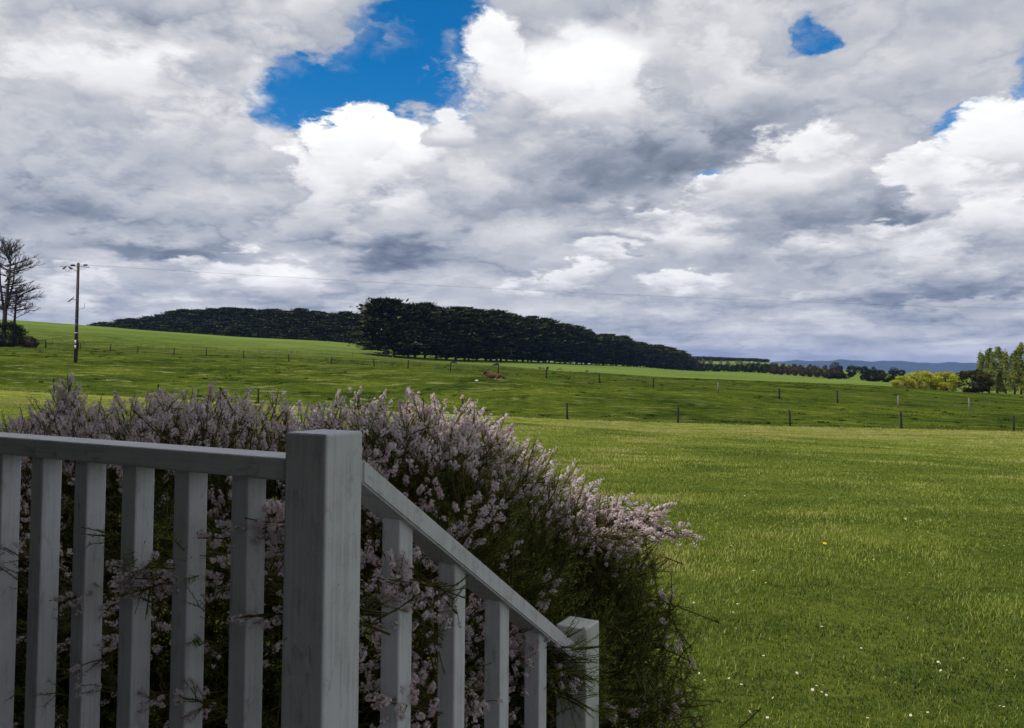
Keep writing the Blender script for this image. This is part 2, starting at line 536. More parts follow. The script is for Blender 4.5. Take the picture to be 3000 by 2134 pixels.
def gz(x, y):
    """ground height, arrays or numbers"""
    x = np.asarray(x, float); y = np.asarray(y, float)
    sh = x.shape
    xf, yf = x.ravel(), y.ravel()
    out = np.empty(len(xf))
    for i in range(0, len(xf), 20000):
        a, b = squash(xf[i:i + 20000], yf[i:i + 20000])
        k = _phi((a[:, None] - _u) ** 2 + (b[:, None] - _v) ** 2)
        z = k @ _sol[:_n] + _sol[_n] + _sol[_n + 1] * a + _sol[_n + 2] * b
        out[i:i + 20000] = z * (40.0 + np.hypot(xf[i:i + 20000], yf[i:i + 20000])) / 100
    return out.reshape(sh) if sh else float(out[0])


def on_ground(px, D):
    d = ray(px, HORIZON)
    x, y = d.x * D, D
    return Vector((x, y, gz(x, y)))


def hit(px, py):
    """where the sight line through a pixel meets the ground"""
    lo, hi = 1.0, None
    D = 2.0
    while D < 3000:
        p = at(px, py, D)
        if p.z < gz(p.x, p.y):
            hi = D; break
        lo = D; D *= 1.06
    if hi is None: return None
    for _ in range(24):
        mid = (lo + hi) / 2
        p = at(px, py, mid)
        if p.z < gz(p.x, p.y): hi = mid
        else: lo = mid
    p = at(px, py, hi)
    return Vector((p.x, p.y, gz(p.x, p.y)))


def spaced(parts):
    out = []
    for a, b, s in parts:
        out.append(np.arange(a, b, s))
    return np.concatenate(out + [[parts[-1][1]]])

gx = spaced([(-11000, -3000, 1000), (-3000, -1000, 200), (-1000, -400, 40), (-400, -120, 8), (-120, -30, 3), (-30, 30, 1.5), (30, 120, 3),
             (120, 400, 8), (400, 1000, 40), (1000, 3000, 200), (3000, 11000, 1000)])
gy = spaced([(-3000, -500, 500), (-500, -60, 60), (-60, -6, 6), (-6, 70, 1.5), (70, 260, 3), (260, 460, 5), (460, 900, 12), (900, 1600, 40), (1600, 4000, 200), (4000, 12000, 1000)])
GX, GY = np.meshgrid(gx, gy)
GZ = gz(GX, GY)
nx, ny = len(gx), len(gy)
idx = np.arange(nx * ny).reshape(ny, nx)
quads = np.stack([idx[:-1, :-1], idx[:-1, 1:], idx[1:, 1:], idx[1:, :-1]], -1).reshape(-1, 4)
ground_me = mesh_np('ground', np.stack([GX, GY, GZ], -1).reshape(-1, 3), quads, smooth=True)


# ground tone: how much lighter the far fields are coloured (0 paddock, 1 far tone)
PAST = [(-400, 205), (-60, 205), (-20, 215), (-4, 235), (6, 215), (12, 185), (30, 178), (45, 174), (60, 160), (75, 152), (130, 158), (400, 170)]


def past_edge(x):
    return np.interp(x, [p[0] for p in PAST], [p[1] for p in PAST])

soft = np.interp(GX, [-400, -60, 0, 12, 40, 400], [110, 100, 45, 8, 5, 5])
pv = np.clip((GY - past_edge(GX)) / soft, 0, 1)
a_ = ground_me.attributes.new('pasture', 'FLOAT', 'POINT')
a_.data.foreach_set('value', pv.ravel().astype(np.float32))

GM, t, out = new_mat('meadow')
pos = t.node('ShaderNodeNewGeometry').outputs['Position']
sp = t.node('ShaderNodeSeparateXYZ'); t.l.new(pos, sp.inputs[0])
X_, Y_, Z_ = sp.outputs
flat2 = t.v('MULTIPLY', pos, (1, 1, 0))
# signed distance beyond the near fence line
fn = Vector((-(F1B - F1A).y, (F1B - F1A).x)).normalized()
if fn.y < 0: fn = -fn
sd = t.m('SUBTRACT', t.v('DOT_PRODUCT', flat2, (fn.x, fn.y, 0)), fn.dot(F1A))
wob = t.noise(flat2, 0.8, 5, 0.6)
sdw = t.m('ADD', sd, t.m('MULTIPLY', t.m('SUBTRACT', wob, 0.5), 0.9))
n_big = t.noise(flat2, 0.10, 5, 0.55)
n_mid = t.noise(flat2, 0.9, 6, 0.6)
n_fine = t.noise(flat2, 9.0, 6, 0.65)
n_blade = t.noise(t.v('MULTIPLY', pos, (1, 0.5, 1)), 60.0, 3, 0.6)
mow = t.noise(t.v('MULTIPLY', flat2, (0.06, 0.55, 1)), 1.0, 5, 0.6, 0.3)
# mown lawn
lv = t.m('ADD', t.m('MULTIPLY', n_mid, 0.40), t.m('MULTIPLY', n_fine, 0.45))
lv = t.m('ADD', lv, t.m('MULTIPLY', mow, 0.35))
lv = t.m('ADD', lv, t.m('MULTIPLY', n_blade, 0.25))
lawn = t.ramp(t.rng(lv, 0.50, 0.95), [(0.0, (.028, .044, .009)), (0.35, (.072, .105, .015)), (0.65, (.135, .165, .024)), (1.0, (.21, .225, .050))])
scald = t.noise(t.v('MULTIPLY', flat2, (0.45, 0.9, 1)), 0.55, 4, 0.55, 0.6)
lawn = t.mix(t.rng(scald, 0.64, 0.78, 0, .55), lawn, (.20, .165, .075, 1))
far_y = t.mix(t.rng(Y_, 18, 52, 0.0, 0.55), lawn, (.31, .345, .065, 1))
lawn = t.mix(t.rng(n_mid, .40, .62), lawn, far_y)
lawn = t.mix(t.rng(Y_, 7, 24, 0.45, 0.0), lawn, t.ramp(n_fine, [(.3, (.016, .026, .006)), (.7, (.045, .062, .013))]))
# rough paddock
pvn = t.m('ADD', t.m('MULTIPLY', n_big, 0.55), t.m('MULTIPLY', n_mid, 0.45))
pad = t.ramp(t.rng(pvn, 0.36, 0.66), [(0.0, (.014, .030, .004)), (0.35, (.042, .064, .008)), (0.7, (.080, .106, .012)), (1.0, (.13, .155, .022))])
tus = t.noise(t.v('MULTIPLY', flat2, (0.55, 0.8, 1)), 1.0, 5, 0.6, 0.5)
pad = t.mix(t.rng(tus, 0.32, 0.44, .55, 0), pad, (.010, .020, .006, 1))
straw = t.noise(t.v('ADD', t.v('MULTIPLY', flat2, (0.30, 0.50, 1)), (31, 7, 0)), 1.0, 6, 0.62, 0.8)
strawm = t.m('MULTIPLY', t.rng(straw, 0.555, 0.66), t.rng(X_, -20, 35, 0.9, 0.25))
pad = t.mix(strawm, pad, (.20, .21, .075, 1))
# lighter tone of the far fields
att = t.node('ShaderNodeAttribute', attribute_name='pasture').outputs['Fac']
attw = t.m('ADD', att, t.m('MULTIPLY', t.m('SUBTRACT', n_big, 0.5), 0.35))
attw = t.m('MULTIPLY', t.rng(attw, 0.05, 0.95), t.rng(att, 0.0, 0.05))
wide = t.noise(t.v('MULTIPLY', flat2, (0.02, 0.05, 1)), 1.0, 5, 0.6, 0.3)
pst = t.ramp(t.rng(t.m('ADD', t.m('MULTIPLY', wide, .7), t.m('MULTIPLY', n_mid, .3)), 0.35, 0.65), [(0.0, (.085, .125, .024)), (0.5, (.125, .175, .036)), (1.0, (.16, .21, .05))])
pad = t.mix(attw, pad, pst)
# very far: forest and scrub
pad = t.mix(t.rng(Y_, 1000, 1400), pad, (.035, .05, .02, 1))
strip = t.m('MULTIPLY', t.rng(sdw, -0.75, -0.25), t.rng(sdw, 0.35, 0.05))
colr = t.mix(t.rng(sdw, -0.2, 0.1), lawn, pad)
colr = t.mix(t.m('MULTIPLY', strip, t.rng(wob, 0.3, 0.6, 0.35, 0.85)), colr, (.30, .26, .13, 1))
p = t.node('ShaderNodeBsdfPrincipled')
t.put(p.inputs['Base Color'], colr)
p.inputs['Roughness'].default_value = 0.9
p.inputs['Specular IOR Level'].default_value = 0.0
bp = t.node('ShaderNodeBump'); bp.inputs['Strength'].default_value = 0.5; bp.inputs['Distance'].default_value = 0.10
t.put(bp.inputs['Height'], t.m('ADD', n_fine, t.m('MULTIPLY', n_mid, 1.5)))
t.l.new(bp.outputs[0], p.inputs['Normal'])
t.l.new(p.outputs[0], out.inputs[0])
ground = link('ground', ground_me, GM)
tag(ground, kind='structure')

# ------------------------------------------------------------------ far blue range
hx = np.linspace(-2000, 12000, 220)
prof_px = [0, 1400, 2000, 2180, 2252, 2318, 2400, 2453, 2533, 2650, 2760, 2863, 3000, 3300, 4200]
prof_py = [1092, 1088, 1075, 1062, 1056, 1054.5, 1051.5, 1049, 1050.5, 1053.5, 1055, 1055.5, 1058, 1064, 1075]
HD = 8600.0
hpx = PW / 2 + hx / HD * FPX
top = (HORIZON - np.interp(hpx, prof_px, prof_py)) / FPX * HD
top += 7 * np.sin(hx * .011) + 5 * np.sin(hx * .027 + 1) + 4 * np.sin(hx * .006 + 2)
rows = []
for k, (f, dyy) in enumerate([(-0.6, -1400), (0.15, -1000), (0.5, -600), (0.85, -250), (1.0, 0), (0.7, 500), (-.3, 1200)]):
    jit = rng.normal(0, 6 if k not in (0, 4, 6) else 0, len(hx))
    rows.append(np.stack([hx, HD + dyy + 60 * np.sin(hx * .004 + k), EYE + top * f - (40 if f < 0 else 0) + jit], -1))
rows = np.array(rows)
hi_ = np.arange(7 * len(hx)).reshape(7, len(hx))
hq = np.stack([hi_[:-1, :-1], hi_[:-1, 1:], hi_[1:, 1:], hi_[1:, :-1]], -1).reshape(-1, 4)
hills = link('hills', mesh_np('hills', rows.reshape(-1, 3), hq, smooth=True), plain_mat('forested_hill', (.030, .042, .028), .9, .5, .004))
tag(hills, kind='structure')
# ------------------------------------------------------------------ veranda: fence axes e (along the railing, to the left) and n (outwards)
AZ_E = math.radians(-61)
E_ = Vector((math.sin(AZ_E), math.cos(AZ_E), 0))
N_ = Vector((math.cos(AZ_E), -math.sin(AZ_E), 0))
K = at(956.5, 1273, 1.28)                       # near top corner of the corner post
K0 = Vector((K.x, K.y, 0))


def en(e, n, z):
    """veranda frame: e, n measured from the corner post's near edge"""
    M = Matrix((( -E_.x, N_.x, 0, 0), (-E_.y, N_.y, 0, 0), (0, 0, 1, 0), (0, 0, 0, 1)))
    M.translation = K0 + E_ * e + N_ * n + Vector((0, 0, z))
    return M


def paint_mat(name, base, grime, streak=1.0, ax='z'):
    m, t, out = new_mat(name)
    p = t.node('ShaderNodeBsdfPrincipled')
    tc = t.node('ShaderNodeTexCoord').outputs['Object']
    oi = t.node('ShaderNodeObjectInfo').outputs['Random']
    vec = t.v('ADD', tc, t.v('SCALE', (3.1, 7.7, 5.3), None, oi))
    grain = t.noise(t.v('MULTIPLY', vec, {'x': (4, 160, 160), 'z': (160, 160, 4), 'd': (160, 9, 9)}[ax]), 1.0, 5, 0.6)
    blot = t.noise(vec, 14.0, 5, 0.6)
    speck = t.noise(vec, 260.0, 3, 0.6)
    dirt = t.noise(t.v('MULTIPLY', vec, (40, 40, 14) if ax == 'z' else (14, 40, 40)), 1.0, 6, 0.7, 0.5)
    f = t.m('ADD', t.m('MULTIPLY', grain, 0.45), t.m('ADD', t.m('MULTIPLY', blot, 0.35), t.m('MULTIPLY', speck, 0.20)))
    c = t.ramp(t.rng(f, 0.32, 0.68), [(0.0, tuple(x * .66 for x in base)), (0.5, base), (1.0, tuple(min(1, x * 1.10) for x in base))])
    c = t.mix(t.rng(dirt, 0.56, 0.72, 0.0, 0.55 * streak), c, (*grime, 1))
    scr = t.noise(t.v('MULTIPLY', vec, (30, 30, 90)), 1.0, 4, 0.75, 1.5)
    c = t.mix(t.rng(scr, 0.685, 0.72, 0.0, 0.8), c, (.04, .04, .035, 1))
    t.put(p.inputs['Base Color'], c)
    t.put(p.inputs['Roughness'], t.rng(blot, 0.3, 0.7, 0.35, 0.6))
    p.inputs['Specular IOR Level'].default_value = 0.4
    b = t.node('ShaderNodeBump'); b.inputs['Strength'].default_value = 0.35; b.inputs['Distance'].default_value = 0.002
    t.put(b.inputs['Height'], t.m('ADD', grain, t.m('MULTIPLY', dirt, 0.6)))
    t.l.new(b.outputs[0], p.inputs['Normal'])
    t.l.new(p.outputs[0], out.inputs[0])
    return m

PAINT = paint_mat('weathered_white_paint', (.63, .635, .635), (.15, .15, .125))
PAINT_X = paint_mat('weathered_white_paint_along', (.63, .635, .635), (.15, .15, .125), 1.0, 'x')
PAINT_D = paint_mat('weathered_white_paint_slope', (.63, .635, .635), (.15, .15, .125), 1.0, 'd')
PAINT_MOSS = paint_mat('mossy_white_paint', (.56, .575, .52), (.12, .125, .06), 1.6)
BOARD = plain_mat('house_boards', (.07, .068, .06), .6, .2, 6, (1, 1, 12))
ROOFM = plain_mat('iron_roof', (.06, .065, .065), .45, .2, 4)
DECKM = plain_mat('deck_timber', (.045, .038, .032), .7, .35, 6, (1, 8, 1))
DECK = 0.55

# straight railing
RT = EYE - 0.141                                # top of the rail
rail_root = empty('veranda_railing', en(0.045, 0.045, DECK).translation)
tag(rail_root, 'weathered white timber veranda railing with square balusters and thick corner post', 'railing')


def rel(root, M):
    return Matrix.Translation(root.location).inverted() @ M

pz = K.z
beam('corner_post', PAINT, rail_root, rel(rail_root, en(0.045, 0.045, (pz + 0.0) / 2)), .09, .09, pz, .0045, 3)
LL = 5.2
beam('top_rail', PAINT_X, rail_root, rel(rail_root, en(0.0915 + LL / 2, 0.0455, RT - .019)), LL, .075, .038, .004, 3)
beam('bottom_rail', PAINT_X, rail_root, rel(rail_root, en(0.0915 + LL / 2, 0.0455, DECK + .10)), LL, .068, .04, .004)
for i in range(30):
    s = 0.045 + 0.173 + i * 0.1502 - .0
    zz0, zz1 = DECK + .12, RT - .038
    beam('baluster', PAINT, rail_root, rel(rail_root, en(s, 0.0455, (zz0 + zz1) / 2)), .042, .042, zz1 - zz0, .003)

# stair railing
stair = empty('stair_railing', en(0.045, 1.07, 0).translation)
tag(stair, 'sloping white stair handrail running down through the flowering shrub to a short mossy post', 'railing')
T0, T1 = 0.1015, 1.0255
za, zb = EYE - 0.145, EYE - 0.145 - 0.64 * (T1 - T0)
ang = math.atan2(za - zb, T1 - T0)
HLEN = math.hypot(za - zb, T1 - T0)
bm = bmesh.new()
th = 0.042
for (n_, z_) in ((T0, za), (T1, zb), (T1, zb - th), (T0, za - th)):
    for e_ in (0.008, 0.082):
        bm.verts.new(en(e_, n_, z_).translation - stair.location)
bm.verts.ensure_lookup_table()
v = bm.verts
for f in ((0, 2, 3, 1), (2, 4, 5, 3), (4, 6, 7, 5), (6, 0, 1, 7), (0, 6, 4, 2), (1, 3, 5, 7)):
    bm.faces.new([v[i] for i in f])
bmesh.ops.recalc_face_normals(bm, faces=bm.faces)
bmesh.ops.bevel(bm, geom=list(bm.edges), offset=.0035, segments=2, affect='EDGES')
me = bpy.data.meshes.new('handrail'); bm.to_mesh(me); bm.free()
link('handrail', me, PAINT_D, stair)
lp_top = EYE - 0.6815
beam('lower_post', PAINT_MOSS, stair, rel(stair, en(0.045, 1.072, lp_top / 2)), .09, .09, lp_top, .004, 3)
for T in (0.228, 0.416, 0.604, 0.797):
    zt = za - 0.64 * (T + .021 - T0) - th
    L = 0.74
    beam('baluster', PAINT, stair, rel(stair, en(0.045, T + .021, zt + .012 - L / 2)), .042, .042, L, .003)
zb2 = za - .80
beam('bottom_rail', PAINT, stair, rel(stair, en(0.045, (T0 + T1) / 2, (za + zb) / 2 - .81)) @ Matrix.Rotation(-ang, 4, 'X'), .06, HLEN * .985, .045, .003)

# the house behind the camera: boards, roof over the veranda, deck and steps
house = empty('house', en(2.5, -3.2, 0).translation)
tag(house, 'timber house whose roof shades the veranda and its white railing', 'house')
beam('wall', BOARD, house, rel(house, en(3.0, -4.4, 1.65)), 10.0, 3.4, 3.3, .01)
roof_M = en(3.43, -2.14, 3.30) @ Matrix.Rotation(math.radians(-7.5), 4, 'X')
beam('roof', ROOFM, house, rel(house, roof_M), 10.85, 4.9, .09, .01)
mb = MB()
for i in range(24):
    mb.box(rel(house, en(2.6, -2.62 + i * .118, DECK - .02)), 11.0, .112, .038)
mb.build('deck', DECKM, house)
for k in range(3):
    beam('step', DECKM, house, rel(house, en(-.78, .34 + .27 * k, DECK - .03 - .15 * (k + 1))), 1.5, .27, .045, .004)
for e_ in (-1.95, 5.6):
    beam('veranda_post', PAINT, house, rel(house, en(e_, .045, 1.46)), .09, .09, 2.92, .004)
# ------------------------------------------------------------------ paddock fences
POSTW = plain_mat('old_post_wood', (.024, .022, .019), .9, .45, 20, (1, 1, .2))
POSTPALE = plain_mat('silver_post_wood', (.20, .19, .165), .9, .4, 20, (1, 1, .2))
WIRE = plain_mat('galvanised_wire', (.10, .10, .10), .5, .1)
random.seed(5)


def post_mesh(name, h, r, square=False):
    mb = MB()
    if square:
        mb.box(Matrix.Translation((0, 0, h / 2 - .25)), r * 2, r * 1.6, h + .5)
    else:
        pts = [(0, 0, -.3), (0, 0, h * .5), (0, 0, h - .02), (0, 0, h)]
        mb.tube(pts, [r * 1.05, r, r * .95, r * .8], 8)
    return mesh_np(name, np.concatenate(mb.V), [mb.F4, mb.F3])


def fence(name, label, pts, h, r, wires, kind='fence', pale=(), mat=None, tilt=1.4):
    root = empty(name, pts[len(pts) // 2])
    tag(root, label, kind)
    pm = post_mesh('post', h, r)
    pm.materials.append(mat or POSTW)
    for i, p in enumerate(pts):
        if i in pale:
            me = pm.copy(); me.materials.clear(); me.materials.append(POSTPALE)
        else:
            me = pm
        o = bpy.data.objects.new('post', me)
        COL.objects.link(o); o.parent = root
        o.location = p - root.location
        o.rotation_euler = (math.radians(random.gauss(0, tilt)), math.radians(random.gauss(0, tilt)), random.uniform(0, 6))
        o.scale = (1, 1, random.uniform(.93, 1.06))
    for z in wires:
        mb = MB()
        for a, b in zip(pts[:-1], pts[1:]):
            q = [a.lerp(b, k / 4) - root.location + Vector((0, 0, z - .03 * math.sin(math.pi * k / 4))) for k in range(5)]
            mb.tube(q, .004, 3, False)
        mb.build('wire', WIRE, root)
    return root

pts = [on_ground(px, depth_on(px, F1A, F1B)) for px, _ in [(-160, 0), (160, 0)] + NEAR_POSTS + [(3300, 0), (3640, 0)]]
fence('post_and_wire_fence', 'near post and wire fence between the mown lawn and the rough paddock', pts, 1.15, .068, (.35, .7, 1.05))
pts = [on_ground(px, depth_on(px, F2A, F2B)) for px, _ in [(-60, 0), (40, 0)] + FAR_POSTS + [(3080, 0), (3340, 0)]]
fence('post_and_wire_fence', 'long post and wire fence crossing the middle of the rough paddock behind the resting horse', pts, 1.2, .085, (.4, .8, 1.1),
      pale=(18, 21, 22), tilt=2.0)
pts = [on_ground(px, D) for px, _, D in THIN_POSTS]
fence('picket_fence', 'far line of thin steel pickets below the sunlit hill pasture', pts, 1.25, .03, (.5, 1.0))


def brace(name, label, a, b, h, r, mat, zr=.9):
    root = empty(name, a)
    tag(root, label, 'fence brace')
    for q in (a, b):
        me = post_mesh('post', h, r); me.materials.append(mat)
        o = link('post', me, None, root); o.location = q - root.location
    d = b - a
    mb = MB()
    mb.tube([Vector((0, 0, h * zr)), d + Vector((0, 0, h * zr))], r * .62, 6)
    mb.build('rail', mat, root)
    return root

brace('fence_brace', 'dark timber fence brace beside the dark bush at the left edge', on_ground(96, 151), on_ground(131, 151), 1.55, .10, POSTW)
brace('fence_brace', 'pale timber H-shaped fence brace in the middle of the far picket line', on_ground(852, 229), on_ground(869, 229), 1.3, .10, POSTPALE, .75)
brace('fence_brace', 'weathered gate brace left of the first big cypress trunk', on_ground(1071, 243), on_ground(1086, 243), 1.35, .09, POSTPALE, .85)
brace('fence_brace', 'dark rail fence brace touching the first big cypress trunk', on_ground(1108, 246), on_ground(1127, 246), 1.1, .09, POSTW, .8)
sp_ = empty('strainer_post', on_ground(1150, 243)); tag(sp_, 'single pale strainer post just right of the first cypress trunk', 'fence post')
me = post_mesh('shaft', 1.25, .11); me.materials.append(POSTPALE); link('shaft', me, None, sp_)
me = post_mesh('cap', .1, .13); me.materials.append(POSTW); o = link('cap', me, None, sp_); o.location = (0, 0, 1.24)

# ------------------------------------------------------------------ power pole
PB = on_ground(220, 92)
PT = at(231, 771, 92)
pole = empty('power_pole', PB)
tag(pole, 'tall dark wooden power pole with insulators, a lamp and pale bands', 'power pole')
POLEW = plain_mat('pole_wood', (.075, .060, .045), .85, .5, 10, (1, 1, .06), col2=(.028, .022, .018))
STEEL = plain_mat('grey_steel', (.16, .165, .17), .45, .2)
PALE = plain_mat('pale_plate', (.62, .63, .62), .5, .1)
INS = plain_mat('glazed_insulator', (.10, .11, .13), .25, .2)
PHt = PT.z - PB.z
m_ = PHt / 289.0              # metres per photograph pixel at the pole


def pp(px, py, dy=0.0):
    """point by the pole in its own frame, from the photograph's pixel"""
    q = at(px, py, 92 + dy) - PB
    return q

xc = (pp(231, 771).x + pp(220, 1062).x) / 2
top = Vector((xc, 0, PHt))
mb = MB(); mb.tube([Vector((xc, 0, -.6)), Vector((xc, 0, PHt * .5)), top], [.21, .175, .145], 12); mb.build('pole', POLEW, pole, True)


def onp(z, dx=0, dy=0):
    return Vector((xc + dx, dy, z))

zc = lambda py: (1062 - py) / 289.0 * PHt
mb = MB(); mb.tube([onp(zc(783.5), -2.05), onp(zc(782), .0, -.18), onp(zc(786), 1.3)], .035, 6); mb.tube([onp(zc(800), -.0, -.16), onp(zc(787), -.75, -.12)], .03, 5)
mb.build('cross_arm', STEEL, pole)
for dx_, z_, tilt in ((-1.52, 788, .9), (-.78, 789, 2.0), (.9, 779.5, 1.55), (-.55, 780, 1.6)):
    mb = MB(); d = Vector((math.sin(tilt) * .26, 0, math.cos(tilt) * .26)); c = onp(zc(z_), dx_, -.15)
    mb.tube([c - d, c - d * .6, c - d * .55, c, c + d * .05, c + d * .6, c + d], [.05, .11, .06, .13, .07, .11, .04], 8); mb.build('insulator', INS, pole, True)
mb = MB(); q = [onp(zc(789) - .35 * math.sin(math.pi * k / 6) - .05, -1.5 + .12 * k, -.15) for k in range(7)]; mb.tube(q, .022, 4); mb.build('jumper_lead', STEEL, pole)
mb = MB(); mb.tube([onp(zc(880), -.12), onp(zc(880), -.55, -.1)], .03, 5); mb.build('lamp_arm', STEEL, pole)
mb = MB(); mb.tube([onp(zc(886), -1.0, -.15), onp(zc(884.5), -.93, -.15), onp(zc(873), -.42, -.1), onp(zc(871), -.35, -.1)], [.07, .13, .10, .05], 8); mb.build('lamp', PALE, pole, True)
mb = MB(); mb.tube([onp(zc(908), .1), onp(zc(905.5), .78), onp(zc(905), .80), onp(zc(890), .85)], .025, 5); mb.build('antenna', STEEL, pole)
for py in (877, 898, 906, 934, 949, 954, 976):
    r = .145 + .065 * (1 - zc(py) / PHt) + .006
    mb = MB(); mb.tube([onp(zc(py) - .05), onp(zc(py) + .05)], r, 12, False); mb.build('band', PALE if py == 976 else STEEL, pole, True)
for py, hh in ((1003, .42), (1017, .36)):
    mb = MB(); mb.box(Matrix.Translation(onp(zc(py), .03, -.20)), .17, .02, hh); mb.build('sign_plate', PALE, pole)
mb = MB(); mb.tube([onp(zc(950), .20, -.02), onp(zc(1040), .24, -.02)], .035, 6); mb.build('cable_duct', STEEL, pole)
mb = MB(); mb.box(Matrix.Translation(onp(zc(1011), .26, 0)), .10, .12, .9); mb.build('meter_box', POLEW, pole)


def wire_between(name, label, a, b, sag, n=28):
    mb = MB()
    pts = [a.lerp(b, k / n) - Vector((0, 0, sag * 4 * (k / n) * (1 - k / n))) for k in range(n + 1)]
    mb.tube([p - a for p in pts], .013, 4, False)
    o = mb.build(name, WIRE, None); o.location = a
    tag(o, label, 'power line')
    return o

wire_between('power_line', 'thin overhead wire running from the pole across the whole cloudy sky to the right', PB + onp(zc(779.5), 1.15, -.15), at(3700, 917, 128), 1.1)
wire_between('power_line', 'thin overhead wire leaving the pole past the dead tree at left', PB + onp(zc(783.5), -2.05), at(-900, 800, 110), .5)
# ------------------------------------------------------------------ trees
LEAF_CYP = leaf_mat('cypress_leaf', [(0.0, (.006, .008, .004)), (0.45, (.022, .026, .010)), (.68, (.065, .076, .030)), (1.0, (.20, .21, .10))], .06)
LEAF_GREY = leaf_mat('grey_cypress_leaf', [(0.0, (.014, .015, .010)), (0.5, (.035, .035, .024)), (1.0, (.085, .078, .055))], .12)
BARK = plain_mat('bark', (.085, .072, .058), .9, .45, 3, (1, 1, .25))
BARK_GREY = plain_mat('pale_bark', (.17, .155, .135), .9, .45, 3, (1, 1, .2))


def frames(dirs, rg):
    """two unit vectors square to each direction, spun at random"""
    n = len(dirs)
    a = rg.normal(size=(n, 3))
    a -= dirs * (a * dirs).sum(1, keepdims=True)
    a /= np.linalg.norm(a, axis=1, keepdims=True) + 1e-9
    return a, np.cross(dirs, a)


def leaves(C, D, L, W, rg, flat=None):
    """pointed leaf clumps: quads from centres, directions, lengths and widths; flat: 0..1 pull of their faces to the horizontal"""
    n = len(C)
    D = D / (np.linalg.norm(D, axis=1, keepdims=True) + 1e-9)
    S_, _ = frames(D, rg)
    if flat is not None:
        h = np.cross(D, np.array([0, 0, 1.0])); h /= np.linalg.norm(h, axis=1, keepdims=True) + 1e-9
        S_ = S_ * (1 - flat) + h * flat
        S_ /= np.linalg.norm(S_, axis=1, keepdims=True) + 1e-9
    L = np.asarray(L).reshape(-1, 1); W = np.asarray(W).reshape(-1, 1)
    V = np.stack([C - D * L * .5, C + S_ * W * .5, C + D * L * .5, C - S_ * W * .5], 1).reshape(-1, 3)
    F = np.arange(n * 4).reshape(n, 4)
    return V, F


def cypress_mesh(h, R, seed, npads=300, per=28, low=.09, wind=0.0, top=.16, shape=None):
    rg = np.random.default_rng(seed)
    f = low + (1 - low) * rg.random(npads) ** .92
    prof = np.interp(f, [0, .08, .2, .45, .75, .9, .97, 1.0], shape or [.62, .8, .95, 1.0, .86, .6, .36, top])
    ang = rg.random(npads) * 2 * np.pi
    lump = 1 + .16 * np.sin(ang * 3 + f * 9 + seed) + .12 * np.sin(ang * 5 - f * 14 + 2 * seed)
    rr = R * prof * lump * np.sqrt(rg.uniform(.42, 1.0, npads))
    rad = np.stack([np.cos(ang), np.sin(ang), 0 * ang], 1)
    pc = rad * rr[:, None]
    pc[:, 2] = f * h + rg.normal(0, .15, npads)
    pc[:, 0] += wind * f * h
    tan = np.stack([-np.sin(ang), np.cos(ang), 0 * ang], 1)
    sz = R * rg.uniform(.20, .40, npads)
    k = rg.normal(size=(npads, per, 3)) * .55
    C = pc[:, None] + rad[:, None] * (k[..., :1] * sz[:, None, None] * 1.25) + tan[:, None] * (k[..., 1:2] * sz[:, None, None] * 1.0)
    C[..., 2] += k[..., 2] * .10 * sz[:, None] + np.abs(k[..., 0]) * .08 * sz[:, None]
    up = np.interp(f, [0, .8, .95, 1.0], [.10, .22, .55, 1.1])
    D = rad[:, None] * 1.0 + tan[:, None] * rg.normal(0, .45, (npads, per, 1))
    D[..., 2] = up[:, None] + rg.normal(0, .22, (npads, per))
    n = npads * per
    L = R * rg.uniform(.11, .22, n) * np.repeat(np.interp(f, [.78, .95], [1, 1.55]), per); W = L * rg.uniform(.32, .52, n) / np.repeat(np.interp(f, [.78, .95], [1, 1.5]), per)
    V, F = leaves(C.reshape(-1, 3), D.reshape(-1, 3), L, W, rg, .55)
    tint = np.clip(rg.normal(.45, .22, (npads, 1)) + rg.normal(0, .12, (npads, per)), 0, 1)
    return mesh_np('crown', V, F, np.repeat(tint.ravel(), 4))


def trunk_mesh(h, r, seed, forks=3, spread=.25, z0=.18):
    rnd = random.Random(seed)
    mb = MB()
    mb.tube([(0, 0, -1), (0, 0, h * .05), (rnd.uniform(-.1, .1), 0, h * z0)], [r * 1.35, r * 1.05, r * .9], 8)
    for k in range(forks):
        a = 2 * math.pi * k / forks + rnd.uniform(-.4, .4)
        s = spread * h
        mb.tube([(0, 0, h * z0 * .85), (math.cos(a) * s * .25, math.sin(a) * s * .25, h * (z0 + .15)),
                 (math.cos(a) * s * .6, math.sin(a) * s * .6, h * .6), (math.cos(a) * s * .7, math.sin(a) * s * .7, h * .9)], [r * .7, r * .5, r * .3, r * .06], 6)
    for k in range(7):
        a = rnd.uniform(0, 6.28); z = h * rnd.uniform(.12, .6)
        mb.tube([(0, 0, z), (math.cos(a) * h * .12, math.sin(a) * h * .12, z + h * .03), (math.cos(a) * h * .24, math.sin(a) * h * .24, z + h * .07)], [r * .35, r * .2, r * .04], 5)
    return mesh_np('trunk', np.concatenate(mb.V), [mb.F4, mb.F3], smooth=True)


def tree_proto(name, crown, trunk, cm, tm):
    root = empty(name)
    crown.materials.append(cm); trunk.materials.append(tm)
    link('trunk', trunk, None, root)
    link('crown', crown, None, root)
    return root


class Kinds:
    """a few built trees of one kind; use() places the first of each itself and then copies"""
    def __init__(self, protos):
        self.p = protos; self.used = [False] * len(protos); self.i = 0

    def use(self, loc, scale, rz, label, cat, group=None, k=None):
        k = self.i % len(self.p) if k is None else k
        self.i += 1
        o = self.p[k] if not self.used[k] else copy_tree(self.p[k])
        self.used[k] = True
        o.location = loc; o.scale = scale; o.rotation_euler = (0, 0, rz)
        for key in ('label', 'category', 'group'):
            if key in o: del o[key]
        tag(o, label, cat, group)
        return o

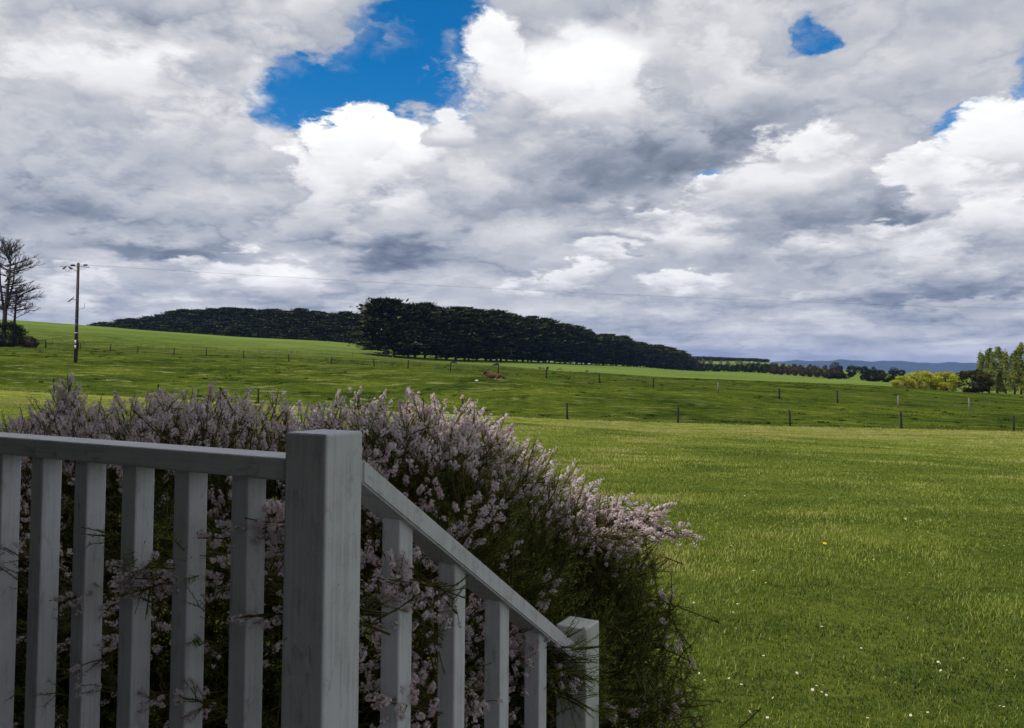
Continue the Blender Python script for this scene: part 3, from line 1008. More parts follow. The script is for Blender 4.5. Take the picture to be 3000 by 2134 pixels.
rt = random.Random(3)
ROW_A = Vector(((1131 - 1500) / 2350 * 262, 262)); ROW_B = Vector(((2044 - 1500) / 2350 * 700, 700))
top_px = [1060, 1085, 1105, 1131, 1204, 1261, 1317, 1377, 1455, 1500, 1583, 1646, 1672, 1767, 1825, 1872, 1930, 1977, 2014, 2044]
top_py = [960, 905, 884, 878, 883, 896, 902, 910, 919, 928, 938, 951, 956, 983, 990, 1006, 1014, 1025, 1042, 1062]

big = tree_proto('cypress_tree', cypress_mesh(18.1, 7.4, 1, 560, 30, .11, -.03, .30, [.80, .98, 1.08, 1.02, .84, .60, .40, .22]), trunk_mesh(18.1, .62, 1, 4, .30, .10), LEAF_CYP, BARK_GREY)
big.location = (*ROW_A, gz(*ROW_A)); big.scale = (1, 1, 1)
tag(big, 'largest spreading cypress with pale forked trunk at the near end of the windbreak', 'tree')
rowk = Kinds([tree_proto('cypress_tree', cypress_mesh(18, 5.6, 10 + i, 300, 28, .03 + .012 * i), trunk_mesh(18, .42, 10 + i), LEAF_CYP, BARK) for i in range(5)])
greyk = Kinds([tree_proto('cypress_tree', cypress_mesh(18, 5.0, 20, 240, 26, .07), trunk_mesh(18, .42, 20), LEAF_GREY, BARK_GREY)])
d_ = (ROW_B - ROW_A); RL = d_.length; d_.normalize()
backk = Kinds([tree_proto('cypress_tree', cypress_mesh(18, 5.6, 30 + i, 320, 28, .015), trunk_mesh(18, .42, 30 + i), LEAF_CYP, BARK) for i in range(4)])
s = 5.2
row_label = 'dark cypress in the long windbreak row descending to the right, daylight showing between the trunks'
while s < RL:
    p = ROW_A + d_ * s
    px = 1500 + 2350 * p.x / p.y
    z = gz(p.x, p.y)
    hh = (at(px, np.interp(px, top_px, top_py), p.y).z - z) * rt.uniform(.92, 1.05)
    hh = max(hh, 4)
    sc = hh / 18.0
    w_ = rt.uniform(.92, 1.15) * (.45 + .55 * min(1.1, sc) if s < RL - 12 else .5)
    grey = any(abs(px - q) < tol for q, tol in ((1345, 7), (1890, 8)))
    jit = rt.uniform(-.9, .9)
    loc = (p.x + jit * d_.y, p.y - jit * d_.x, z)
    if grey:
        greyk.use(loc, (w_, w_, sc * .97), rt.uniform(0, 6.28), 'greyish half dead cypress among the dark green windbreak trees', 'tree', 'half dead grey cypresses in the windbreak')
    else:
        rowk.use(loc, (w_, w_, sc), rt.uniform(0, 6.28), row_label, 'tree', 'cypresses of the right windbreak')
    s += rt.choice((4.4, 5.2, 5.8, 6.3, 7.4))

# second windbreak behind the crest of the pasture
top2 = ([250, 276, 300, 372, 438, 504, 560, 617, 657, 723, 745, 788, 876, 985, 1060, 1160], [954, 951, 948, 939, 930, 917, 911, 908, 907, 907, 916, 910, 911, 916, 919, 925])
A2 = Vector(((1150 - 1500) / 2350 * 372, 372)); B2 = Vector(((272 - 1500) / 2350 * 520, 520))
d2 = B2 - A2; L2 = d2.length; d2.normalize(); s = 0
while s < L2:
    p = A2 + d2 * s
    px = 1500 + 2350 * p.x / p.y
    z = gz(p.x, p.y) - 1.2
    hh = max(5, (at(px, np.interp(px, *top2), p.y).z - z) * rt.uniform(.93, 1.06))
    w_ = rt.uniform(.95, 1.15)
    backk.use((p.x, p.y, z), (w_, w_, hh / 18), rt.uniform(0, 6.28), 'dark cypress in the left windbreak standing behind the crest of the green hill', 'tree', 'cypresses of the left windbreak')
    s += rt.uniform(4.6, 5.8)


# ------------------------------------------------------------------ round-headed trees and shrubs of the valley on the right
def bush_mesh(seed, n=2600, clumps=46, flat=1.0, leaf=(.10, .2), skirt=.05, up=.3, tvar=.18):
    """leafy crown of unit height and radius about .6"""
    rg = np.random.default_rng(seed)
    v = rg.normal(size=(clumps, 3)); v /= np.linalg.norm(v, axis=1, keepdims=True)
    cc = v * np.array([.46, .46, .44]) * rg.uniform(.6, 1.0, (clumps, 1)) ** .6 + np.array([0, 0, .47])
    cr = rg.uniform(.10, .20, clumps)
    ci = rg.integers(0, clumps, n)
    q = rg.normal(size=(n, 3)); q /= np.linalg.norm(q, axis=1, keepdims=True)
    C = cc[ci] + q * cr[ci, None] * rg.uniform(.5, 1.05, (n, 1)) * np.array([1, 1, .8])
    C[:, 2] = np.where(C[:, 2] < .02, np.abs(C[:, 2]) * .5 + skirt * rg.random(n), C[:, 2])
    D = q + rg.normal(0, .5, (n, 3)); D[:, 2] += up
    L = rg.uniform(leaf[0], leaf[1], n) * .6
    V, F = leaves(C, D, L, L * rg.uniform(.35, .6, n), rg)
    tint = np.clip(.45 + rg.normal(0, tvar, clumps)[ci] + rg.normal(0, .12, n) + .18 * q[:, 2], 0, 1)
    return mesh_np('crown', V, F, np.repeat(tint, 4))


def small_trunk(seed, n=5, r=.035):
    rnd = random.Random(seed); mb = MB()
    for k in range(n):
        a = rnd.uniform(0, 6.28); s_ = rnd.uniform(.1, .35)
        mb.tube([(0, 0, -.08), (math.cos(a) * s_ * .3, math.sin(a) * s_ * .3, .25), (math.cos(a) * s_, math.sin(a) * s_, rnd.uniform(.5, .85))], [r, r * .8, r * .2], 5)
    return mesh_np('trunk', np.concatenate(mb.V), [mb.F4, mb.F3], smooth=True)

DARKGREEN = leaf_mat('dark_scrub_leaf', [(0, (.008, .011, .007)), (.5, (.020, .027, .014)), (1, (.045, .052, .028))], .12)
BROWN = leaf_mat('bare_scrub_twig', [(0, (.030, .024, .018)), (.5, (.075, .058, .044)), (1, (.15, .12, .095))], .12)
YELLOW = leaf_mat('wattle_leaf', [(0, (.09, .095, .012)), (.35, (.30, .30, .022)), (.7, (.47, .47, .055)), (1, (.60, .58, .10))], .3)
OLIVE = leaf_mat('brown_olive_leaf', [(0, (.008, .010, .004)), (.5, (.036, .040, .013)), (1, (.10, .092, .028))], .15)
POPL = leaf_mat('poplar_leaf', [(0, (.05, .075, .016)), (.4, (.16, .205, .05)), (.7, (.29, .32, .075)), (1, (.44, .42, .09))], .3)
LIGHTG = leaf_mat('pale_tree_leaf', [(0, (.06, .07, .03)), (.5, (.13, .14, .06)), (1, (.22, .22, .10))], .2)
darkk = Kinds([tree_proto('scrub_tree', bush_mesh(40 + i, 2200, 40), small_trunk(40 + i), DARKGREEN, BARK) for i in range(3)])
brownk = Kinds([tree_proto('scrub_shrub', bush_mesh(50 + i, 2400, 60, leaf=(.10, .22), up=.9, tvar=.22), small_trunk(50 + i, 8, .02), BROWN, BARK_GREY) for i in range(2)])
palek = Kinds([tree_proto('pale_tree', bush_mesh(60, 1400, 30), small_trunk(60), LIGHTG, BARK)])


def grow(kind, px, D, top_y, w_px, label, cat, group=None, k=None, sink=0.0):
    """tree with its foot on the ground at depth D, top at row top_y, w_px wide in the photograph"""
    p = on_ground(px, D)
    h = max(.8, at(px, top_y, D).z - p.z + sink)
    w = w_px / 2350 * D / 1.15
    return kind.use((p.x, p.y, p.z - sink), (w, w, h), rt.uniform(0, 6.28), label, cat, group, k)

# far plantation, pale trees in the sunlit gap, and the near hedge
for i in range(30):
    px = 2034 + i * 7.4
    grow(darkk, px, 900, np.interp(px, [2020, 2051, 2252], [1042, 1043, 1050.5]) + rt.uniform(-.8, .8), 16, 'dark tree of the flat-topped plantation on the farthest rise', 'tree', 'trees of the far plantation')
for px, ty, w in ((2036, 1044, 12), (2082, 1053, 18), (2112, 1055, 10), (2132, 1057, 16), (2160, 1054, 12), (2172, 1056, 11), (2060, 1050, 16)):
    grow(palek, px, 760, ty, w, 'pale green tree in the sunlit gap between plantation and dark hedge', 'tree', 'pale trees between the far hedges')
for i in range(17):
    px = 2046 + i * 15
    D = np.interp(px, [2040, 2290], [640, 455])
    grow(darkk, px, D, np.interp(px, [2040, 2080, 2150, 2200, 2250, 2290], [1058, 1064, 1067, 1061, 1062, 1070]) + rt.uniform(-1.5, 1.5), 30, 'dark rounded shrub of the hedge at the far edge of the light pasture', 'shrub', 'shrubs of the dark far hedge')
for px, ty, w in ((2268, 1062, 26), (2290, 1066, 26), (2310, 1068, 24), (2330, 1066, 30), (2352, 1070, 30), (2372, 1068, 30), (2394, 1071, 30), (2416, 1070, 30), (2440, 1074, 28), (2462, 1081, 24)):
    grow(brownk, px, np.interp(px, [2268, 2462], [445, 372]), ty, w, 'bare brown shrub in the thicket beyond the light pasture', 'shrub', 'bare brown shrubs of the thicket')
for px, ty, w, D in ((2275, 1061, 14, 520), (2296, 1064, 14, 520), (2345, 1066, 14, 520), (2386, 1068, 12, 520)):
    grow(darkk, px, D, ty, w, 'small dark tree top showing above the brown thicket', 'tree', 'dark tree tops above the brown thicket')
for px, ty, w in ((2432, 1092, 34), (2456, 1090, 36), (2480, 1093, 30)):
    grow(darkk, px, 356, ty, w, 'low black-green bush at the foot of the brown thicket', 'shrub', 'low dark bushes by the brown thicket')
grow(darkk, 2452, 430, 1060, 44, 'round dark tree standing tallest above the brown thicket', 'tree')
for px, ty, w, D in ((2496, 1068, 36, 430), (2528, 1070, 40, 470), (2556, 1074, 30, 470), (2548, 1080, 46, 330), (2575, 1080, 44, 318), (2600, 1092, 50, 300), (2560, 1092, 60, 305), (2530, 1096, 24, 318), (2618, 1076, 30, 480), (2640, 1082, 30, 480)):
    grow(darkk, px, D, ty, w, 'dark tree in the grove left of the yellow wattle', 'tree', 'trees of the dark grove')

# wattle, dark bush, poplars
wk = Kinds([tree_proto('wattle_shrub', bush_mesh(70 + i, 5200, 80, leaf=(.06, .13), up=.1, tvar=.2), small_trunk(70 + i), YELLOW, BARK) for i in range(3)])
for j, (px, ty, w, D, lab) in enumerate(((2645, 1100, 75, 160, 'yellow-green wattle shrub at the left end of the clump'), (2700, 1082, 100, 163, 'tallest yellow wattle shrub in the middle of the clump'), (2768, 1086, 105, 161, 'yellow-green wattle shrub touching the dark bush'))):
    grow(wk, px, D, ty, w, lab, 'shrub', 'yellow wattles at the right', k=j, sink=.25)
dk = Kinds([tree_proto('dark_bush', bush_mesh(80, 4800, 70, leaf=(.07, .14)), small_trunk(80), OLIVE, BARK)])
grow(dk, 2852, 159, 1079, 128, 'dark brownish green rounded bush between the yellow wattle and the poplars', 'shrub', sink=.3)


def poplar_mesh(seed, n=4600):
    """unit height, slim upright crown"""
    rg = np.random.default_rng(seed)
    nb = 40
    f = rg.uniform(.04, .93, nb); a = rg.random(nb) * 6.28
    prof = np.interp(f, [0, .1, .35, .7, .9, 1], [.08, .115, .13, .115, .075, .03])
    base = np.stack([np.cos(a) * prof * rg.uniform(.3, 1, nb), np.sin(a) * prof * rg.uniform(.3, 1, nb), f], 1)
    bi = rg.integers(0, nb, n)
    u = rg.random(n)
    C = base[bi] + np.stack([0 * u, 0 * u, u * .17], 1) + rg.normal(0, .022, (n, 3))
    C[:, :2] *= (1 - .35 * u[:, None] * f[bi][:, None])
    D = rg.normal(0, .6, (n, 3)); D[:, 2] += .9
    L = rg.uniform(.02, .045, n)
    V, F = leaves(C, D, L, L * rg.uniform(.4, .7, n), rg)
    tint = np.clip(.45 + rg.normal(0, .2, nb)[bi] + rg.normal(0, .14, n) - .15 * (f[bi] - .5), 0, 1)
    return mesh_np('crown', V, F, np.repeat(tint, 4))


def poplar_trunk(seed):
    mb = MB(); rnd = random.Random(seed)
    mb.tube([(0, 0, -.05), (0, 0, .4), (.01, 0, .95)], [.022, .016, .003], 6)
    for k in range(12):
        a = rnd.uniform(0, 6.28); z = rnd.uniform(.05, .7)
        mb.tube([(0, 0, z), (math.cos(a) * .06, math.sin(a) * .06, z + .07), (math.cos(a) * .08, math.sin(a) * .08, z + .2)], [.006, .004, .001], 4)
    return mesh_np('trunk', np.concatenate(mb.V), [mb.F4, mb.F3], smooth=True)

pk = Kinds([tree_proto('poplar_tree', poplar_mesh(90 + i), poplar_trunk(90 + i), POPL, BARK) for i in range(3)])
for px, ty, w, D, lab in ((2877, 1040, 34, 170, 'leftmost thin pale poplar rising behind the dark bush'), (2897, 1032, 40, 164, 'poplar with yellow lower leaves right beside the dark bush'),
                          (2921, 1030, 44, 168, 'dense green poplar in the middle of the poplar clump'), (2946, 1037, 38, 166, 'darker shorter poplar just left of the yellow one'),
                          (2972, 1039, 40, 160, 'yellowish poplar near the right edge of the photo'), (2991, 1019, 44, 165, 'tallest green poplar at the right edge of the photo'),
                          (3022, 1030, 46, 163, 'green poplar cut by the right edge of the photo')):
    p = on_ground(px, D); h = at(px, ty, D).z - p.z; w_ = w * .88 / 2350 * D / .25
    pk.use(p, (w_, w_, h), rt.uniform(0, 6.28), lab, 'tree', 'poplars at the right edge')

# ------------------------------------------------------------------ dead cypresses and the black bush at the left edge
DEADW = plain_mat('dead_wood', (.060, .054, .048), .9, .4, 4)


def dead_limb(mb, p, d, L, r, rnd, depth, lift):
    """limb that bends upward and feathers into twigs on both sides"""
    n = 6
    pts = [p]; q = p.copy(); dd = d.normalized()
    for i in range(n):
        dd = (dd + Vector((rnd.gauss(0, .10), rnd.gauss(0, .10), lift + rnd.gauss(0, .06)))).normalized()
        q = q + dd * (L / n)
        pts.append(q.copy())
    rad = [max(.012, r * (1 - i / n) ** .8) for i in range(n)] + [.010]
    mb.tube(pts, rad, 4 if depth > 0 else 6, False)
    if depth >= 2:
        return
    k = 12 if depth == 0 else 7
    for i in range(k):
        f = rnd.uniform(.25, 1.0)
        j = min(n - 1, int(f * n)); a = pts[j].lerp(pts[j + 1], f * n - j)
        t_ = (pts[j + 1] - pts[j]).normalized()
        s_ = Vector((rnd.gauss(0, 1), rnd.gauss(0, 1), rnd.gauss(.12, .4)))
        nd = (t_ * .9 + s_.normalized() * .75)
        dead_limb(mb, a, nd, L * rnd.uniform(.28, .5) * (1.1 - .5 * f), r * .4, rnd, depth + 1, .06)


def dead_tree(name, label, base, stems, limbs, seed):
    rnd = random.Random(seed)
    root = empty(name, base); tag(root, label, 'tree')
    mb = MB()
    for pts, r0, r1 in stems:
        n = len(pts)
        mb.tube(pts, [r0 + (r1 - r0) * i / (n - 1) for i in range(n)], 8)
    mb.build('trunk', DEADW, root, True)
    mb = MB()
    for p, d, L, r, lift in limbs(rnd):
        dead_limb(mb, Vector(p), Vector(d), L, r, rnd, 0, lift)
    mb.build('branches', DEADW, root)
    return root

DD = 152.0
U = DD / 2350                       # metres per photograph pixel there
b1 = on_ground(9, DD)
H1 = 310 * U


def limbs1(rnd):
    out = []
    for i in range(64):
        f = rnd.uniform(.34, .99)
        a = rnd.choice((rnd.gauss(0, .9), rnd.gauss(math.pi, .9)))
        L = np.interp(f, [.3, .5, .62, .8, .93, 1.0], [3.0, 3.6, 4.2, 6.0, 4.4, 2.2]) * rnd.uniform(.65, 1.08)
        el = np.interp(f, [.3, .7, .9, 1], [.02, .18, .42, 1.1])
        out.append(((rnd.uniform(-.3, .9) * f, 0, f * H1 * .93), (math.cos(a), math.sin(a) * .7, el), L, .13, .03))
    return out

dead_tree('dead_cypress', 'tall bare dead cypress cut by the left edge of the photo', b1,
          [([(-.2, 0, -1), (0, 0, H1 * .3), (.5, 0, H1 * .62), (.9, .1, H1 * .95)], .52, .06), ([(.3, 0, H1 * .36), (1.3, .2, H1 * .62), (1.7, 0, H1 * .85)], .26, .05),
           ([(-.1, 0, H1 * .3), (-1.2, .2, H1 * .6), (-1.4, 0, H1 * .9)], .26, .05)], limbs1, 4)
b2 = on_ground(36, DD + 2)
H2 = (1015 - 853) * U


def limbs2(rnd):
    out = [((.3, 0, H2 * .86), (.62, 0, .9), 5.2, .16, -.13), ((.3, 0, H2 * .78), (.9, .1, .55), 5.4, .13, -.09), ((.25, 0, H2 * .66), (1, -.2, .40), 4.6, .11, -.06)]
    for i in range(12):
        a = rnd.gauss(0, .9) if i % 3 else rnd.gauss(math.pi, .6); f = rnd.uniform(.52, .98)
        out.append(((.3 * f, 0, f * H2), (math.cos(a), math.sin(a), .5), rnd.uniform(1.8, 3.8), .07, -.02))
    return out

dead_tree('dead_cypress', 'smaller dead cypress whose bare crown sweeps to the right towards the power pole', b2,
          [([(0, 0, -1), (.1, 0, H2 * .4), (.25, 0, H2 * .75), (.42, 0, H2)], .30, .12)], limbs2, 9)
bk = Kinds([tree_proto('dark_bush', bush_mesh(81, 5200, 80, leaf=(.06, .12)), small_trunk(81), DARKGREEN, BARK)])
p = on_ground(16, 150); bk.use((p.x, p.y, p.z - .4), (6.6, 5.4, 5.6), 1.0, 'black-green dense bush under the dead cypresses at the left edge', 'shrub')
p = on_ground(80, 151); brownk.use((p.x, p.y, p.z - .3), (3.4, 3.0, 2.6), 1.0, 'low reddish brown bare shrub between the black bush and the fence brace', 'shrub')
# ------------------------------------------------------------------ horse and cattle
def skin_mesh(name, nodes, bones, root=0, sub=2):
    """continuous body grown round a skeleton: nodes (x, y, z, rx, ry)"""
    me = bpy.data.meshes.new(name + '_skeleton')
    me.from_pydata([n[:3] for n in nodes], bones, [])
    o = bpy.data.objects.new(name + '_skeleton', me)
    COL.objects.link(o)
    md = o.modifiers.new('skin', 'SKIN'); md.use_smooth_shade = True
    for i, v in enumerate(me.skin_vertices[0].data):
        v.radius = nodes[i][3:5]; v.use_root = (i == root)
    sb = o.modifiers.new('sub', 'SUBSURF'); sb.levels = sub; sb.render_levels = sub
    dg = bpy.context.evaluated_depsgraph_get()
    m2 = bpy.data.meshes.new_from_object(o.evaluated_get(dg), depsgraph=dg)
    m2.name = name
    bpy.data.objects.remove(o); bpy.data.meshes.remove(me)
    for p_ in m2.polygons: p_.use_smooth = True
    return m2


def coat(name, col, dark=None, z0=None, patch=None):
    m, t, out = new_mat(name)
    p = t.node('ShaderNodeBsdfPrincipled')
    tc = t.node('ShaderNodeTexCoord').outputs['Object']
    n = t.noise(tc, 5.0, 5, .6)
    c = t.ramp(t.rng(n, .35, .65), [(0, tuple(x * .7 for x in col)), (1, tuple(min(1, x * 1.15) for x in col))])
    if patch:
        big_ = t.noise(tc, 1.7, 2, .4)
        c = t.mix(t.rng(big_, .54, .57), c, (*patch, 1))
    if dark is not None:
        s_ = t.node('ShaderNodeSeparateXYZ'); t.l.new(tc, s_.inputs[0])
        c = t.mix(t.rng(t.m('ADD', s_.outputs[2], t.m('MULTIPLY', n, .15)), z0, z0 + .12), (*dark, 1), c)
    t.put(p.inputs['Base Color'], c); p.inputs['Roughness'].default_value = .55
    p.inputs['Specular IOR Level'].default_value = .3
    t.l.new(p.outputs[0], out.inputs[0])
    return m

BAY = coat('bay_coat', (.095, .032, .015))
BLACKH = coat('black_hair', (.012, .010, .009))
BLACKC = coat('black_coat', (.012, .012, .013))
TANC = coat('tan_coat', (.30, .15, .055), patch=(.06, .03, .018))
WHITEC = coat('white_hair', (.55, .53, .50))

# the horse lies facing left (-x), legs folded under it, head hanging low in front of its neck
hn = [(.15, 0, .43, .46, .42), (.75, 0, .47, .48, .44), (1.18, 0, .43, .40, .38), (1.42, 0, .34, .18, .18),
      (-.42, 0, .50, .46, .42), (-.82, 0, .68, .36, .31), (-1.10, -.02, .94, .24, .19), (-1.26, -.03, 1.06, .17, .14),
      (-1.36, -.04, .92, .165, .14), (-1.43, -.05, .68, .125, .11), (-1.46, -.05, .46, .10, .09), (-1.46, -.05, .37, .08, .075),
      # near fore leg folded
      (-.62, -.32, .26, .15, .13), (-.94, -.38, .15, .10, .09), (-.64, -.42, .07, .07, .055), (-.46, -.44, .06, .06, .05),
      # far fore leg stretched forward
      (-.62, .28, .26, .12, .11), (-.98, .30, .12, .085, .07), (-1.16, .28, .06, .06, .05),
      # near hind leg folded forward
      (1.00, -.34, .34, .27, .22), (.62, -.46, .22, .16, .13), (.92, -.52, .09, .085, .07), (.60, -.54, .06, .065, .05), (.42, -.54, .06, .06, .05),
      # ears
      (-1.24, -.10, 1.17, .035, .03), (-1.20, -.12, 1.27, .012, .012), (-1.24, .05, 1.17, .035, .03), (-1.20, .06, 1.27, .012, .012)]
hb = [(0, 1), (1, 2), (2, 3), (0, 4), (4, 5), (5, 6), (6, 7), (7, 8), (8, 9), (9, 10), (10, 11), (4, 12), (12, 13), (13, 14), (14, 15),
      (4, 16), (16, 17), (17, 18), (1, 19), (19, 20), (20, 21), (21, 22), (22, 23), (7, 24), (24, 25), (7, 26), (26, 27)]
hp = on_ground(1441, 88)
horse = empty('horse', hp - Vector((0, 0, .03)), math.radians(4)); horse.scale = (.70, .70, .70)
tag(horse, 'reddish brown horse with black mane and tail lying on the paddock grass', 'horse')
hme = skin_mesh('body', hn, hb); hme.materials.append(BAY); hme.materials.append(BLACKH); hme.materials.append(WHITEC)
for p_ in hme.polygons:
    c = p_.center
    if c.x < -1.32 and c.z < .50: p_.material_index = 1            # dark muzzle
    elif c.z < .11 and (c.x < -1.05 or .34 < c.x < .56 or -.56 < c.x < -.3): p_.material_index = 2     # pale feet
    elif c.x < -1.32 and .50 < c.z < 1.0 and abs(c.y + .04) < .05: p_.material_index = 2     # blaze
link('body', hme, None, horse)


def hair(name, roots, dirs, L, n, seed, spread=.05):
    rnd = random.Random(seed); mb = MB()
    for i in range(n):
        f = rnd.random() * (len(roots) - 1); k = min(int(f), len(roots) - 2)
        p0 = Vector(roots[k]).lerp(Vector(roots[k + 1]), f - k) + Vector((rnd.gauss(0, spread), rnd.gauss(0, spread), rnd.gauss(0, spread * .4)))
        d = Vector(dirs[k]).lerp(Vector(dirs[k + 1]), f - k) + Vector((rnd.gauss(0, .12), rnd.gauss(0, .12), rnd.gauss(0, .10)))
        l = L * rnd.uniform(.7, 1.1)
        mb.tube([p0, p0 + d * l * .5, p0 + d * l + Vector((0, 0, -.1 * l))], [.022, .02, .006], 4, False)
    return mb
hair('mane', [(-1.30, -.06, 1.18), (-1.08, -.10, 1.14), (-.84, -.14, .99), (-.52, -.14, .92)], [(-.2, -.6, -.5), (.35, -.7, -.35), (.5, -.6, -.4), (.6, -.6, -.4)], .30, 110, 1).build('mane', BLACKH, horse)
hair('tail', [(1.42, -.02, .42), (1.48, -.06, .30)], [(.75, -.25, -.42), (.85, -.2, -.28)], .72, 60, 2).build('tail', BLACKH, horse)


def cow_mesh(name, head_low=True, slim=1.0):
    """standing cow facing -x, grazing"""
    n = [(.0, 0, .98, .36 * slim, .40), (.55, 0, 1.02, .33 * slim, .36), (.95, 0, 1.08, .24, .25), (-.50, 0, 1.00, .32 * slim, .36), (-.85, 0, .98, .22, .26)]
    if head_low:
        n += [(-1.18, 0, .72, .15, .17), (-1.36, 0, .42, .13, .14), (-1.48, 0, .20, .085, .09), (-1.50, 0, .12, .07, .07)]
    else:
        n += [(-1.15, 0, 1.18, .15, .17), (-1.34, 0, 1.30, .13, .14), (-1.58, 0, 1.16, .085, .09), (-1.66, 0, 1.10, .07, .07)]
    b = [(0, 1), (1, 2), (0, 3), (3, 4), (4, 5), (5, 6), (6, 7), (7, 8)]
    for (sx, sy, par) in ((-.58, -.19, 3), (-.58, .19, 3), (.78, -.2, 1), (.78, .2, 1)):
        i = len(n); back = .08 if sx > 0 else -.02
        n += [(sx, sy, .66, .15, .13), (sx + back, sy, .36, .075, .07), (sx, sy, .06, .055, .055)]
        b += [(par, i), (i, i + 1), (i + 1, i + 2)]
    e = 6
    hx, hz = n[e][0], n[e][2]
    i = len(n)
    n += [(hx + .03, -.22, hz + .08, .035, .03), (hx + .03, .22, hz + .08, .035, .03)]
    b += [(e, i), (e, i + 1)]
    return skin_mesh(name, n, b)


def tail_mesh():
    mb = MB(); mb.tube([(1.15, 0, 1.20), (1.24, 0, .95), (1.24, 0, .45), (1.23, 0, .30)], [.04, .025, .03, .01], 5)
    return mesh_np('tail', np.concatenate(mb.V), [mb.F4, mb.F3], smooth=True)


def udder_mesh():
    bm = bmesh.new(); bmesh.ops.create_uvsphere(bm, u_segments=10, v_segments=7, radius=.16); me = bpy.data.meshes.new('udder'); bm.to_mesh(me); bm.free(); return me

cow_a = cow_mesh('body')
cow_b = cow_mesh('body', False, .9)


def cow(me, mat, px, D, L_px, rz, label, extra=None, height=None):
    p = on_ground(px, D)
    s = (L_px / 2350 * D) / 2.7
    r = empty('cow', p, math.radians(rz)); r.scale = (s, s, s)
    tag(r, label, 'cow', 'cattle grazing on the light pasture')
    m = me.copy(); m.materials.clear(); m.materials.append(mat)
    if extra is not None:
        m.materials.append(extra)
        for p_ in m.polygons:
            if p_.center.z < .62 and abs(p_.center.x) < .35 or p_.center.z < .1: p_.material_index = 1
    link('body', m, None, r)
    t_ = tail_mesh(); t_.materials.append(mat); link('tail', t_, None, r)
    return r

cow(cow_a, BLACKC, 1454, 205, 23, 3, 'black cow grazing directly above the resting horse')
cow(cow_a, BLACKC, 1328, 215, 20, 192, 'black cow half hidden by a fence post left of the horse')
cow(cow_b, BLACKC, 1581, 208, 15, 70, 'small black cow beside the tan one, seen from behind')
cow(cow_a, TANC, 1590, 206, 15, 20, 'tan and dark cow close beside the small black one')
cow(cow_b, BLACKC, 1604, 204, 20, 105, 'black cow facing the camera right behind a fence post')
cow(cow_a, TANC, 1640, 205, 17, 8, 'tan and brown cow grazing alone right of the black cattle')
cow(cow_a, BLACKC, 1720, 195, 12, 40, 'smallest black cow grazing farthest right on the light pasture')

# white lump on the grass before the horse
bm = bmesh.new(); bmesh.ops.create_icosphere(bm, subdivisions=3, radius=.2)
for v in bm.verts:
    v.co.x *= 1.15; v.co.z *= .62; v.co.y *= .8
    v.co *= 1 + .10 * math.sin(v.co.x * 17) * math.cos(v.co.y * 13) + .06 * math.sin(v.co.z * 31)
me = bpy.data.meshes.new('white_rock'); bm.to_mesh(me); bm.free()
for p_ in me.polygons: p_.use_smooth = True
wr = link('white_rock', me, plain_mat('white_lump', (.72, .73, .72), .7, .1, 6)); wr.scale = (.8, .8, .8); wr.location = on_ground(1397, 84) + Vector((0, 0, .07))
tag(wr, 'small white lump lying in the grass left of the resting horse', 'rock')
# ------------------------------------------------------------------ the flowering shrub behind the railing
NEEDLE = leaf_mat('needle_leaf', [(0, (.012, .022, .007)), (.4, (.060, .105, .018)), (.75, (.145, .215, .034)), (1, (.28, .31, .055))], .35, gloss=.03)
PETAL = leaf_mat('pink_petal', [(0, (.68, .48, .52)), (.4, (.84, .70, .73)), (1, (.90, .86, .84))], .45)
TWIG = leaf_mat('shrub_twig', [(0, (.045, .036, .016)), (.4, (.105, .09, .028)), (1, (.19, .16, .05))], 0.0)
BUSH = [(-1.12, 2.80, 1.00, .78, 1.56), (-.38, 2.74, .78, .74, 1.53), (.16, 2.98, .52, .60, 1.24), (-1.75, 3.10, .50, .55, 1.50)]
en_o = Vector((K0.x, K0.y))
e2, n2 = np.array([E_.x, E_.y]), np.array([N_.x, N_.y])
k2 = np.array([K0.x, K0.y])
rb = np.random.default_rng(77)


def inside(p, shrink=1.0):
    m = np.zeros(len(p), bool)
    for cx, cy, rx, ry, h in BUSH:
        q = ((p[:, 0] - cx) / (rx * shrink)) ** 2 + ((p[:, 1] - cy) / (ry * shrink)) ** 2
        m |= (q ** 1.2 + np.abs(p[:, 2] / (h * shrink)) ** 3.4) < 1
    return m


def shell(n, shrink=1.0):
    """points and outward normals on the outside of the shrub"""
    P = []; NN = []
    got = 0
    area = np.array([b[2] * b[3] + b[4] * (b[2] + b[3]) for b in BUSH]); area /= area.sum()
    while got < n:
        k = rb.choice(len(BUSH), 4000, p=area)
        B = np.array(BUSH)[k]
        d = rb.normal(size=(4000, 3)); d[:, 2] = np.abs(d[:, 2])
        d /= np.linalg.norm(d, axis=1, keepdims=True)
        r = (np.hypot(d[:, 0], d[:, 1]) ** 2.4 + d[:, 2] ** 3.4) ** (-1 / 2.9)
        q = d * r[:, None]
        p = np.stack([B[:, 0] + q[:, 0] * B[:, 2] * shrink, B[:, 1] + q[:, 1] * B[:, 3] * shrink, q[:, 2] * B[:, 4] * shrink], 1)
        nn = np.stack([d[:, 0] / B[:, 2], d[:, 1] / B[:, 3], d[:, 2] ** 2 / B[:, 4]], 1)
        nn /= np.linalg.norm(nn, axis=1, keepdims=True)
        e = (p[:, :2] - k2) @ e2; nd = (p[:, :2] - k2) @ n2
        ok = ~inside(p, .97 * shrink) & (nd > .13) & ((e > .12) | (nd > 1.15)) & (p[:, 2] > .05)
        # rarely seen far side: thinner
        ok &= (nn[:, 1] < .45) | (p[:, 2] > 1.0) | (rb.random(4000) < .35)
        P.append(p[ok]); NN.append(nn[ok]); got += ok.sum()
    return np.concatenate(P)[:n], np.concatenate(NN)[:n]


